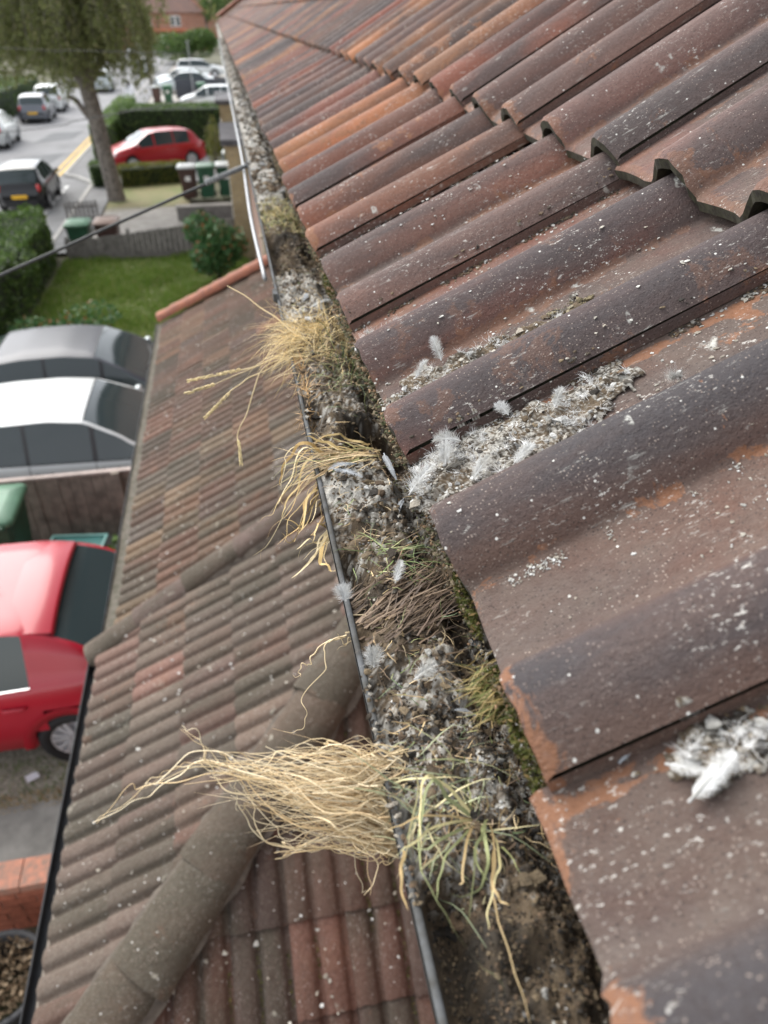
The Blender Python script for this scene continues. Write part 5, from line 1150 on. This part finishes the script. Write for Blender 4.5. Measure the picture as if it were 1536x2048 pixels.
# 1: yellow hair grass with seed stalks
t1 = tuft('grass_tuft', 'yellow dry grass tuft with seed stalks hanging over the gutter lip'); mb = MB(); sh = MB()
for pts in STRANDS['stalk']:
    strand(mb, pts, .0019, (.60, .47, .26), rr, wob=.0008, taper=.4)
    if len(pts) >= 3 and pts is not STRANDS['stalk'][3]:
        P = [Vector(p) for p in pts]; m = P[-2].lerp(P[-1], .15); sh_ = MB(); seed_head(sh_, [m, m.lerp(P[-1], .5), P[-1]], .0018, rr); sh_.build('seed_head', M['straw'], t1)
mb.build('stalks', M['straw'], t1)['kind'] = 'stuff'
mb = MB()
for k in range(900):
    y = rr.gauss(.925, .040); u = rr.uniform(-.056, .028)
    lft = rr.random() < .62
    d = (-1, rr.gauss(-.15, .5), rr.uniform(.1, .7)) if lft else (rr.gauss(-.3, .7), rr.gauss(0, .7), rr.uniform(.3, 1))
    fibre(mb, on_fill(u, y, .0), d, rr.uniform(.03, .085), rr.uniform(.0005, .0011), rr, rr.choice([(.66, .50, .23), (.58, .43, .19), (.70, .56, .30), (.52, .37, .16)]), .20, rr.uniform(.06, .26), 7)
for k in range(160):
    y = rr.gauss(.83, .045); u = rr.uniform(-.02, .035); fibre(mb, on_fill(u, y), (rr.gauss(-.2, .6), rr.gauss(0, .6), .9), rr.uniform(.02, .05), rr.uniform(.0006, .0013), rr, rr.choice(GREEN+STRAW[:1]), .25, .22, 6)
for k in range(120):
    y = rr.uniform(.72, .86); fibre(mb, on_fill(-.05, y), (rr.gauss(-.3, .5), rr.gauss(0, .6), .5), rr.uniform(.015, .035), rr.uniform(.0005, .001), rr, rr.choice([(.52, .33, .15), (.46, .29, .14)]), .45, .1, 6)
mb.build('blades', M['straw'], t1)['kind'] = 'stuff'
# 2: broad straw leaves
t2 = tuft('grass_tuft', 'bleached straw tuft with broad curled leaves next to the dark hole'); mb = MB()
for pts in STRANDS['straw2']:
    for q in range(2): strand(mb, [Vector(p)+Vector((rr.gauss(0, .003), rr.gauss(0, .003), rr.gauss(0, .003)))*(i > 0) for i, p in enumerate(pts)], rr.uniform(.002, .0045) if q == 0 else .0014, rr.choice([(.58, .42, .18), (.52, .36, .15), (.64, .52, .30), (.50, .33, .13)]), rr, 6, .0012, flat=True)
for k in range(130):
    y = rr.uniform(.60, .645); u = rr.uniform(-.045, .012); fibre(mb, on_fill(u, y, .002), (-1, rr.gauss(-.25, .3), rr.uniform(.1, .5)), rr.uniform(.03, .075), rr.uniform(.0008, .0022), rr, rr.choice(STRAW+[(.30, .28, .12)]), .16, .12, 6)
mb.build('leaves', M['straw'], t2)['kind'] = 'stuff'
# curly roots
t3 = tuft('dry_root', 'thin curly roots dangling from the gutter lip above the hip', 'roots'); mb = MB()
for pts in STRANDS['roots']: strand(mb, pts, .0014, (.58, .46, .28), rr, 8, .0006)
mb.build('strands', M['straw'], t3)['kind'] = 'stuff'
# 3: large mat of pale roots spilling out
t4 = tuft('straw_mat', 'wide mat of pale straw roots spilling over the gutter lip', 'straw'); mb = MB()
for pts in STRANDS['mat_long']:
    for q in range(3): strand(mb, [Vector(p)+Vector((rr.gauss(0, .004), rr.gauss(0, .004), rr.gauss(0, .004)))*(.3+.7*(i < len(pts)-1)) for i, p in enumerate(pts)], rr.uniform(.0007, .0014), rr.choice([(.72, .58, .36), (.64, .50, .29), (.78, .66, .45), (.54, .40, .22)]), rr, 8, .0009)
ML = STRANDS['mat_long']; A_ = Vector(ML[7][0]); B_ = Vector(ML[4][0])
TIP = [Vector(p) for p in (ML[0][4], ML[0][3], ML[0][2], ML[8][3], ML[5][3], ML[6][3], ML[7][2], ML[0][3], ML[0][4], ML[5][4])]
for k in range(380):
    t = rr.random(); a = A_.lerp(B_, t) + Vector((rr.uniform(-.004, .014), rr.gauss(0, .003), rr.gauss(0, .005))); e = rr.choice(TIP) + Vector((rr.gauss(0, .012), rr.gauss(0, .009), rr.gauss(0, .012)))
    f = rr.uniform(.35, 1.0); e = a.lerp(e, f); m = a.lerp(e, .5) + Vector((rr.gauss(0, .006), rr.gauss(0, .006), rr.gauss(.003, .006))); m1 = a.lerp(m, .5) + Vector((rr.gauss(0, .003), rr.gauss(0, .003), .002))
    strand(mb, [a, m1, m, e + Vector((0, 0, -.008*f))], rr.uniform(.0004, .0012), rr.choice([(.72, .58, .36), (.64, .50, .29), (.78, .66, .45), (.50, .36, .20), (.66, .52, .32)]), rr, 5, rr.uniform(.0006, .0022), flat=rr.random() < .4)
mb.build('roots', M['straw'], t4)['kind'] = 'stuff'
# 4: green and yellow tuft
t5 = tuft('grass_tuft', 'green and yellow living grass tuft nearest the camera in the gutter'); mb = MB()
for i, pts in enumerate(STRANDS['green']):
    if i >= 17: continue
    strand(mb, pts, rr.uniform(.0012, .0022) if i < 14 else .0010, rr.choice([(.46, .40, .20), (.40, .36, .18), (.28, .30, .14), (.48, .35, .17)]), rr, 7, .0003, flat=True)
mb.build('blades', M['straw'], t5)['kind'] = 'stuff'; mb = MB()
for k in range(80):
    y = rr.gauss(.235, .020); u = rr.uniform(-.056, -.012); fibre(mb, on_fill(u, y, .001), (rr.gauss(.2, .7), rr.gauss(-.2, .6), rr.uniform(.1, .6)), rr.uniform(.02, .055), rr.uniform(.0006, .0014), rr, rr.choice([(.26, .28, .16), (.36, .36, .20), (.20, .23, .13), (.52, .46, .26)]), .2, .15, 6)
mb.build('fine_blades', M['straw'], t5)['kind'] = 'stuff'
t6 = tuft('grass_tuft', 'short green grass sprout in the brown soil by the root mat'); mb = MB()
for k in range(90):
    y = rr.gauss(.452, .012); u = rr.gauss(-.012, .012); fibre(mb, on_fill(u, y, .001), (rr.gauss(.3, .6), rr.gauss(-.2, .5), rr.uniform(.1, .5)), rr.uniform(.012, .034), rr.uniform(.0005, .001), rr, rr.choice([(.17, .24, .08), (.24, .30, .12), (.36, .36, .16)]), .15, .08, 5)
mb.build('blades', M['straw'], t6)['kind'] = 'stuff'
t7 = tuft('moss_cushion', 'yellow-green moss and hair grass patch in the far gutter', 'moss'); mb = MB()
for k in range(700):
    y = rr.uniform(1.50, 1.78); u = rr.uniform(-.05, .035); fibre(mb, on_fill(u, y, 0), (rr.gauss(0, .6), rr.gauss(0, .6), 1), rr.uniform(.012, .035), rr.uniform(.0008, .0018), rr, rr.choice([(.44, .36, .14), (.34, .33, .12), (.50, .38, .18), (.24, .26, .09)]), .3, .25, 5)
mb.build('blades', M['straw'], t7)['kind'] = 'stuff'
# moss clumps on the eaves edge
def moss(label, cx, cy, cz, rx, ry, rz, n, seed, fib=0):
    root = empty('moss_clump', (cx, cy, cz), 0, label, 'moss'); q = np.random.RandomState(seed); d = q.normal(size=(n, 3)); d /= np.linalg.norm(d, axis=1)[:, None]; d *= q.uniform(.5, 1, n)[:, None]**.5
    m_ = MB(); leaves(m_, d*np.array((rx, ry, rz)), .0042, q, asp=.35); m_.build('cushion', M['moss'], root)
    if fib:
        m_ = MB()
        for k in range(fib): fibre(m_, (rr.gauss(0, rx*.5), rr.gauss(0, ry*.5), rr.uniform(0, rz)), (-1, rr.gauss(-.5, .4), rr.gauss(.2, .3)), rr.uniform(.010, .024), .0007, rr, rr.choice([(.30, .22, .08), (.36, .27, .12), (.16, .17, .05)]), .12, .1, 4)
        m_.build('fronds', M['straw'], root)['kind'] = 'stuff'
moss('shaggy green-brown moss clump under the dark tile edge', .006, .270, 4.972, .012, .020, .012, 1300, 61, 160)
moss('dark green moss line under the corner of the dark tile', .006, .215, 4.983, .006, .036, .008, 900, 62)
moss('thin green moss streak on the tile edge beside the sprout', .006, .335, 4.984, .004, .034, .006, 500, 63)
moss('olive moss on the tile edge above the seed stalks', .004, 1.0, 4.985, .006, .05, .010, 600, 64)
def surf(y, s, h): return Vector((s*math.cos(A1)-h*math.sin(A1), y, 5+s*math.sin(A1)+h*math.cos(A1)))
for lb, y, s, r, sd_ in [('flat dark moss patch on a tile near the far second hollow', .985, .155, .016, 65), ('small dark moss spot beside the flat moss patch', .965, .185, .006, 66)]:
    p = surf(y, s, .004); moss(lb, p.x, p.y, p.z, r*1.3, r*.6, .004, 420, sd_)
# crust of mortar crumbs along the tile ends
rs = np.random.RandomState(5); n = 2600; y = .08+2.1*rs.rand(n)**1.4; pos = np.stack([.003+rs.normal(0, .0025, n), y, 4.9885-rs.rand(n)*.012], 1)
loc = np.mod(.187+.3-y, .3); lift = np.interp(loc, [p[0] for p in prof], [p[1] for p in prof]); pos[:, 2] += np.minimum(lift, .012)*rs.rand(n)
col = np.array([(.24, .19, .12), (.13, .11, .06), (.32, .20, .11), (.09, .10, .04)])[rs.randint(4, size=n)]
V, F, Cc = crumbs(pos, np.exp(rs.uniform(np.log(.0008), np.log(.0026), n))*np.clip(y/.6, .35, 1), col, rs); tag(colour_mesh('edge_crust', V, F, Cc, M['debris'], smooth=False), 'ochre and green crust crumbling along the eaves tile ends', 'crust', kind='stuff')

# ================================================================ droppings lying on the tiles
def roll_z(y):
    loc = np.mod(.487-np.asarray(y), .3); return np.interp(loc, [p[0] for p in prof], [p[1] for p in prof])
def inside(poly, y, s):
    c = False; n = len(poly)
    for i in range(n):
        (a, b), (d, e) = poly[i], poly[i-1]
        if (b > s) != (e > s) and y < (d-a)*(s-b)/(e-b)+a: c = not c
    return c
PATCH = [('long heap of white droppings and soil in the hollow below the dark roll', [(.598, -.002), (.612, .045), (.610, .089), (.585, .175), (.562, .185), (.546, .103), (.550, .043), (.562, .010)], 1500, .0065),
         ('widest heap of pebbly droppings and down on the tile beside the gutter', [(.430, -.010), (.484, .015), (.478, .070), (.476, .175), (.452, .180), (.420, .140), (.403, .091), (.406, .040)], 2300, .0075),
         ('small white heap on the third tile hollow near the gutter', [(.731, 0), (.752, .019), (.716, .055), (.692, .044), (.704, .010)], 480, .005),
         ('crumbly droppings heap by the big white feather', [(.176, .058), (.182, .082), (.172, .105), (.155, .100), (.157, .066)], 560, .006),
         ('flat dry moss crumbs high in the hollow of the second tile', [(.600, .165), (.606, .198), (.570, .228), (.556, .205), (.560, .18)], 520, .004)]
def poly_dist(poly, Yg, Sg):
    d = np.full(Yg.shape, 9.0); ins = np.zeros(Yg.shape, bool); n = len(poly)
    for i in range(n):
        (a, b), (c, e) = poly[i], poly[i-1]; vx, vy = c-a, e-b; t = np.clip(((Yg-a)*vx+(Sg-b)*vy)/(vx*vx+vy*vy), 0, 1); d = np.minimum(d, np.hypot(Yg-a-t*vx, Sg-b-t*vy))
        ins ^= ((b > Sg) != (e > Sg)) & (Yg < (c-a)*(Sg-b)/((e-b) or 1e-9)+a)
    return np.where(ins, d, -d)
for k, (lb, poly, n, pile) in enumerate(PATCH):
    q = np.random.RandomState(200+k); P = np.array(poly); lo, hi = P.min(0)-.012, P.max(0)+.012; st = .0013
    ys_ = np.arange(lo[0], hi[0], st); ss_ = np.arange(lo[1], hi[1], st); Yg, Sg = np.meshgrid(ys_, ss_, indexing='ij')
    def hh(Y_, S_):
        m = np.clip(poly_dist(poly, Y_, S_)/.010 + (fbm(Y_*75, S_*75, 210+k, 4)-.5)*4.2 + .25, 0, 1)
        return m, pile*(m**.6)*(.10+1.0*np.clip(fbm(Y_*110, S_*110, 220+k, 4)-.22, 0, 1)**1.2*1.8) + .0025*(fbm(Y_*500, S_*500, 230+k, 2)-.4)*m
    m, H = hh(Yg, Sg); ny, nx_ = Yg.shape; ok = m > .03; rz0 = roll_z(Yg); ca, sa = math.cos(A1), math.sin(A1); Ht = H+rz0*.9+.0004
    V = np.stack([Sg*ca-Ht*sa, Yg, 5+Sg*sa+Ht*ca], -1).reshape(-1, 3)
    Cc = fill_col(Yg*1.3, Sg*1.3, 3+k, w=np.full(Yg.shape, .46 if k != 4 else .3)).reshape(-1, 3)
    idx = -np.ones(ny*nx_, int); F = []
    for i in range(ny-1):
        for j in range(nx_-1):
            if ok[i, j] and ok[i+1, j] and ok[i, j+1] and ok[i+1, j+1]: F.append((i*nx_+j, (i+1)*nx_+j, (i+1)*nx_+j+1, i*nx_+j+1)[::-1])
    used = np.unique(np.array(F).ravel()); idx[used] = np.arange(len(used)); F = [tuple(idx[list(f)]) for f in F]; body = (V[used], [tuple(int(x) for x in f) for f in F], Cc[used])
    n = n//3; pts = []
    while len(pts) < n:
        a_ = lo+q.rand(2)*(hi-lo)
        if inside(poly, *a_): pts.append(a_)
    pts = np.array(pts); mm, hb = hh(pts[:, 0], pts[:, 1]); s_ = np.exp(q.uniform(np.log(.0005), np.log(.0016), n)); big = q.rand(n) < .12; s_[big] *= q.uniform(1.6, 3.0, big.sum())
    pos = np.array([surf(a_, b_, z) for (a_, b_), z in zip(pts, hb+roll_z(pts[:, 0])*.9+s_*.35)])
    if k == 4: col = np.array([(.30, .25, .15), (.22, .18, .10), (.36, .32, .22)])[q.randint(3, size=n)]
    else: col = np.where((q.rand(n) < .78)[:, None], PAL_W[q.randint(4, size=n)], PAL_S[q.randint(5, size=n)])
    cr = crumbs(pos, s_, col*q.uniform(.8, 1.15, n)[:, None], q, nrm=A1)
    tag(colour_mesh('droppings_heap', *body, soil_m), lb, 'droppings', kind='stuff')
    if len(cr[0]): tag(colour_mesh('droppings', *cr, M['debris'], smooth=False), 'loose bits on the ' + lb.split(' in ')[0].split(' by ')[0].split(' on ')[0], 'droppings', kind='stuff')
q = np.random.RandomState(300); n = 4200; y = .07+1.25*q.rand(n)**1.2; s_ = q.uniform(.0, .325, n); m_ = fbm(y*22, s_*15, 7, 4) > .53; y, s_ = y[m_], s_[m_]; n = len(y)
rz_ = roll_z(y); keep = (rz_ < .01) | (q.rand(n) < .35); y, s_, rz_ = y[keep], s_[keep], rz_[keep]; n = len(y)
sz = np.exp(q.uniform(np.log(.0003), np.log(.0022), n)); pos = np.array([surf(a, b, z+.0004) for a, b, z in zip(y, s_, rz_)]); sz *= np.clip(y/.45, .4, 1); col = PAL_W[q.randint(4, size=n)]
V, F, Cc = crumbs(pos, sz, col, q, .2, nrm=A1); tag(colour_mesh('droppings', V, F, Cc, M['debris'], smooth=False), 'tiny white dried specks scattered over the nearest tiles', 'droppings', kind='stuff')
def fluff(label, poly, n, seed, dz=.008):
    r2 = random.Random(seed); P = np.array(poly); lo, hi = P.min(0), P.max(0); m_ = MB(); c = 0
    while c < n:
        y = r2.uniform(lo[0], hi[0]); s0 = r2.uniform(lo[1], hi[1])
        if not inside(poly, y, s0): continue
        c += 1; p = surf(y, s0, float(roll_z(y))+r2.uniform(.003, dz)); g = r2.uniform(.45, .82); dd = Vector((r2.gauss(0, 1), r2.gauss(0, 1), .3)); sp_ = r2.uniform(.4, 1.1)
        for k in range(30): fibre(m_, p + Vector((r2.gauss(0, .0012), r2.gauss(0, .0012), 0)), dd + Vector((r2.gauss(0, sp_), r2.gauss(0, sp_), r2.gauss(.1, .5))), r2.uniform(.004, .011), .00026, r2, (g, g, g*.98), .35, 0, 4)
    tag(m_.build('down_fluff', M['straw']), label, 'feathers', kind='stuff')
fluff('matted white down over the long heap under the dark roll', PATCH[0][1], 40, 901, .006); fluff('matted white down over the widest heap beside the gutter', PATCH[1][1], 62, 902, .007)
fluff('matted down on the small third heap', PATCH[2][1], 16, 903); fluff('matted down on the crumbly heap by the big feather', PATCH[3][1], 14, 904)
# white streak along the foot of the first roll and soil packed in the tile joints
def line_crumbs(label, y0, y1, s0, s1, n, w, smin, smax, pal, seed):
    q = np.random.RandomState(seed); t = q.rand(n); t = t[fbm(t*18, t*0+3, seed, 3) > .42]; n = len(t); yy = y0+(y1-y0)*t+q.normal(0, w, n); ss = s0+(s1-s0)*t; sz = np.exp(q.uniform(np.log(smin), np.log(smax), n))
    pos = np.array([surf(a, b, z) for a, b, z in zip(yy, ss, roll_z(yy)+.0006)]); V, F, Cc = crumbs(pos, sz, pal[q.randint(len(pal), size=n)], q, .5, nrm=A1); tag(colour_mesh('droppings_line', V, F, Cc, M['debris'], smooth=False), label, 'droppings', kind='stuff')
line_crumbs('white crusty streak along the foot of the nearest full roll', .318, .322, .03, .33, 1100, .003, .0003, .0010, PAL_W, 401)
line_crumbs('soil and grit packed along the joint under the dark roll', .481, .482, .0, .33, 700, .004, .0008, .0024, np.concatenate([PAL_S, PAL_W[:2]]), 402)
line_crumbs('grit packed along the joint under the third tile edge', .781, .782, .0, .33, 420, .004, .0008, .0026, np.concatenate([PAL_S, PAL_W[:1]]), 403)
line_crumbs('grit along the joint under the fourth tile edge', 1.081, 1.082, .0, .33, 320, .004, .0010, .0026, np.concatenate([PAL_S, PAL_W[:1]]), 404)
line_crumbs('grit under the edge of the nearest dark tile', .179, .180, .03, .20, 260, .003, .0006, .0018, np.concatenate([PAL_S, PAL_W[:2]]), 405)

# ================================================================ feathers
def feather(label, pos, az, tilt, L, W, downy=0.6, grey=False, seed=0, nrm_a=None, bend=.25):
    """lies on the roof slope (or level) with its quill along az; parts: quill and vane"""
    rr = random.Random(seed); root = empty('feather', pos, 0, label, 'feather'); ma = M['feather_grey'] if grey else M['feather']
    W *= 1.3 if downy >= .5 else .95; L *= .85; Rm = (Matrix.Rotation(-(nrm_a or 0), 3, 'Y') @ Matrix.Rotation(az, 3, 'Z') @ Matrix.Rotation(-tilt, 3, 'Y'))
    ax = lambda t: Vector((t*L, bend*L*t*t*.5, .0015 + .12*L*math.sin(t*2.6)))
    mb = MB(); mb.smooth = True; pts = [Rm @ ax(t) for t in np.linspace(0, 1, 9)]; mb.tube(pts, [.0006*(1-.8*i/8) + .00012 for i in range(9)], 5, False); mb.build('quill', ma, root)
    mb = MB(); nb = 75 if downy < .5 else 230
    for s in (-1, 1):
        for k in range(nb):
            t = (.10+.90*k/nb) if downy < .5 else rr.uniform(.05, 1.0); p = ax(t); w = W*.5*math.sin(math.pi*(t**.75)*.93+.12)**.7*(rr.uniform(.9, 1.05) if downy < .5 else rr.uniform(.5, 1.35)); fw = .65 if downy < .5 else rr.uniform(.0, 1.2)
            d = Vector((fw, s*1.0, .12+downy*rr.uniform(-.15, .8))).normalized(); q = [p]; n = 3 if downy < .5 else 4
            for j in range(n):
                d = (d + Vector((.10, 0, -.10 if downy < .5 else 0)) + Vector((rr.gauss(0, .32), rr.gauss(0, .25), rr.gauss(0, .32)))*downy).normalized(); q.append(q[-1]+d*w/n)
            mb.ribbon([Rm @ v for v in q], L/nb*1.15 if downy < .5 else .00024, Rm @ Vector((0, 0, 1)))
    mb.build('vane', ma, root); return root
def ft(label, y, s, h, az, L, W, downy=.7, tilt=0.0, grey=False, seed=0): feather(label, surf(y, s, h+float(roll_z(y))), az, tilt, L, W, downy, grey, seed, A1)
ft('largest fluffy white feather lying across the lower heap edge at the gutter', .432, -.006, .010, R_(20), .034, .020, .8, .1, seed=1)
ft('fluffy white feather standing on the heap against the dark roll', .468, .046, .008, R_(150), .024, .015, .8, .3, seed=2)
ft('small white down feather standing up at the top of the heap', .474, .088, .006, R_(100), .017, .010, .8, .35, seed=3)
ft('curled white feather lying low in the widest heap', .410, .070, .008, R_(10), .024, .011, .7, .1, seed=4)
ft('white down spread along the lower rim of the heap', .414, .040, .009, R_(25), .026, .014, .9, .1, seed=5)
ft('lone puff of white down high on the bare tile', .420, .200, .004, R_(200), .014, .016, 1.0, .5, seed=6)
ft('white feather standing up in the long heap', .606, .068, .006, R_(75), .032, .011, .7, .5, seed=7)
ft('curled white feather bent over in the long heap', .556, .092, .006, R_(-75), .028, .010, .6, .4, seed=8)
ft('white down on the lower end of the long heap', .594, .040, .008, R_(15), .022, .012, .9, .3, seed=9)
ft('big clean white feather lying near the frame edge', .153, .054, .003, R_(12), .034, .015, .15, .1, seed=10)
ft('short white feather tucked under the crumbly heap', .172, .054, .003, R_(-50), .020, .011, .3, .1, seed=11)
ft('pale quill feather poking from under the nearest dark tile', .183, .036, .000, R_(15), .016, .004, .1, .0, True, seed=12)
ft('white down stuck on the small third heap', .712, .040, .006, R_(20), .022, .012, .9, .2, seed=13)
ft('white down in the middle of the widest heap', .446, .028, .010, R_(60), .022, .016, 1.0, .3, seed=22)
ft('wispy white down at the top of the widest heap', .455, .120, .006, R_(30), .018, .010, 1.0, .4, seed=23)
def fg_(label, u, y, dz, az, L, W, downy=.7, tilt=0.0, grey=False, seed=0): feather(label, on_fill(u, y, dz), az, tilt, L, W, downy, grey, seed)
fg_('long grey flight feather lying down the gutter beside the tile ends', .010, .612, .012, R_(-95), .060, .010, .15, -.05, True, 14)
fg_('second grey feather curving below the long one', .016, .545, .010, R_(-120), .038, .007, .15, -.05, True, 15)
fg_('grey feather beside the gutter lip under the straw leaves', -.045, .585, .006, R_(-50), .040, .012, .4, .0, True, 16)
fg_('puff of white down on the soil against the gutter lip', -.050, .338, .006, R_(80), .016, .013, 1.0, .5, seed=17)
fg_('white down feather in the middle of the soil', -.027, .318, .004, R_(20), .022, .012, .9, .1, seed=18)
fg_('white tuft of down caught outside the gutter lip by the root mat', -.060, .398, .012, R_(100), .014, .014, 1.0, .4, seed=19)
fg_('small grey feather at the black gap under the tile', .008, .292, .004, R_(160), .018, .006, .3, .3, True, 20)
fg_('white feather among the brown roots beside the sprout', -.020, .412, .006, R_(60), .026, .008, .7, .2, seed=21)
fg_('broad pale feather on the white droppings by the straw tuft', -.022, .585, .006, R_(190), .034, .012, .4, .0, True, 24)
fg_('white feather lying above the yellow tuft', -.018, 1.03, .006, R_(10), .050, .012, .5, .1, seed=25)
fg_('pale blue-grey feather in the gutter beyond the yellow tuft', -.020, 1.10, .004, R_(70), .035, .018, .4, .0, True, 26)
fg_('broad pale feathers patch far along the gutter', -.010, 1.86, .004, R_(10), .07, .03, .6, .1, seed=27)

# ================================================================ cables
wire('overhead_cable', 'thick black cable clamped to the gutter and running across the street', [(-.066, 2.2743, 4.9373), (-.289, 2.207, 4.868), (-.512, 2.139, 4.798), (-.736, 2.07, 4.728), (-2.97, 1.395, 4.04), (-5.2, .72, 3.4)], .0048, M['cable'])
cg = MB(); cg.smooth = True; A_, B_ = Vector((-.066, 2.2743, 4.9373)), Vector((-.185, 2.2125, 4.9080)); d = (B_-A_).normalized(); o1 = d.orthogonal().normalized(); o2 = d.cross(o1)
cg.tube([A_.lerp(B_, i/120) + (o1*math.cos(i*.75)+o2*math.sin(i*.75))*.0068 for i in range(121)], .0018, 4); tag(cg.build('cable_grip', M['steel']), 'coiled steel grip wound round the cable end at the gutter', 'cable grip')
wire('telephone_wire', 'thin upper telephone wire crossing in front of the street tree', [(-9, 12.8, 5.3), (-2.753, 11.3955, 4.9173), (-1.7822, 11.185, 4.887), (.16, 10.768, 4.84)], .0032, M['cable'])
wire('telephone_wire', 'thin lower telephone wire sloping past the red hatchback hedge', [(-7, 8.9, 4.0), (-2.2555, 8.4045, 4.3276), (-1.484, 8.3245, 4.4268), (-.759, 8.259, 4.534), (.05, 8.19, 4.665)], .0042, M['cable'])
wire('gutter_cable', 'pale grey cable clipped along the outside of the gutter', [(-.072, 1.35, 4.895), (-.078, 1.8, 4.905), (-.074, 2.4, 4.925), (-.072, 3.4, 4.915), (-.073, 5, 4.92), (-.072, 8, 4.915), (-.072, 14, 4.92)], .0042, M['steel'])

# ================================================================ grass on the lawn and ground litter
def grass_field(label, poly, n, z, h0, h1, mat, seed, w=.012):
    q = np.random.RandomState(seed); P = np.array(poly); lo, hi = P.min(0), P.max(0); p = lo+q.rand(n, 2)*(hi-lo); ok = np.array([inside(poly, a, b) for a, b in p]); p = p[ok]; n = len(p)
    cl = fbm(p[:, 0]*1.4, p[:, 1]*1.4, seed, 3); h = (h0+(h1-h0)*np.clip((cl-.25)*2, 0, 1))*q.uniform(.6, 1.2, n); a = q.rand(n)*6.28; ln = q.normal(0, .35, (n, 2))
    B = np.stack([p[:, 0], p[:, 1], np.full(n, z)], 1); sd2 = np.stack([np.cos(a), np.sin(a), 0*a], 1)*w*.5; m = B + np.stack([ln[:, 0]*h*.35, ln[:, 1]*h*.35, h*.6], 1); t = B + np.stack([ln[:, 0]*h, ln[:, 1]*h, h], 1)
    V = np.stack([B-sd2, B+sd2, m+sd2*.7, m-sd2*.7, t], 1).reshape(-1, 3); F = []
    for i in range(n): b = 5*i; F += [(b, b+1, b+2, b+3), (b+3, b+2, b+4)]
    me = bpy.data.meshes.new('grass'); me.from_pydata([tuple(v) for v in V], [], F); me.materials.append(mat); tag(link('grass', me), label, 'grass', kind='stuff')
grass_field('rough bright green lawn grass between the hedge and the house', [(-4.5, 12.1), (.1, 12.1), (.1, 20.0), (-4.5, 20.0)], 42000, .02, .05, .22, M['grass_leaf'], 501, .018)
grass_field('sparse grass growing through the pale gravel by the path', [(-4.5, 3.97), (-.4, 3.97), (-.4, 4.4), (-4.5, 4.4)], 1500, .018, .01, .09, M['grass_leaf'], 502, .008)
grass_field('dry straw-coloured edge of the gravel beside the path', [(-4.5, 3.88), (-.4, 3.88), (-.4, 4.06), (-4.5, 4.06)], 2600, .03, .02, .06, leaf_mat('dry_grass_edge', (.42, .31, .14), (.55, .42, .22), None, .7, .2), 503, .008)
lt = MB(); lt.box((0, 0, 0), (.10, .07, .004)); tag(lt.build('paper_scrap', M['cloth_white'], None, (-2.28, 4.20, .05), (.1, .05, .5)), 'scrap of white paper on the gravel behind the red car', 'litter')

# dried white spots and groove moss on the lower roofs
q = np.random.RandomState(640); n = 520; y = q.uniform(.9, 8.0, n); x = -1.05+1.25*q.rand(n)
isR = (y < x+1.9); z = np.where(y > 3.1, 2.40+(x+1.04)*TL, 2.41+(x+1.148)*TL); z = np.where(isR, 2.41+(y-.80)*TL, z)+.030
pos = np.stack([x, y, z], 1); keep = np.abs(y-x-1.95) > .15; pos = pos[keep]; n = len(pos)
V, F, Cc = crumbs(pos, np.exp(q.uniform(np.log(.003), np.log(.0085), n)), PAL_W[q.randint(4, size=n)], q, .35); tag(colour_mesh('droppings', V, F, Cc, M['debris'], smooth=False), 'white dried spots dotted over the lower lean-to roofs', 'droppings', kind='stuff')
C = []
for i in range(-1, 16):
    for g in (.088, .188):
        xg = -1.2+i*.2+g
        if xg > .26: continue
        m_ = int(900*max(0.05, (xg+1.9-.8)))
        yy = q.uniform(.82, max(.84, xg+1.88), m_//3); dd = (yy-.80)/math.cos(AL); cc = np.floor(dd/GL); lo_ = dd-cc*GL; zz = 2.414+cc*GL*math.sin(AL)+lo_*math.sin(AL-R_(2.6))
        ok = fbm(yy*6, yy*0+xg*7, 66, 2) > .40
        C += [(xg+a, b, c+.001) for a, b, c, k in zip(q.normal(0, .0035, len(yy)), yy, zz, ok) if k]
mb = MB(); leaves(mb, C, .009, q); tag(mb.build('groove_moss', M['moss'], pB), kind='stuff')
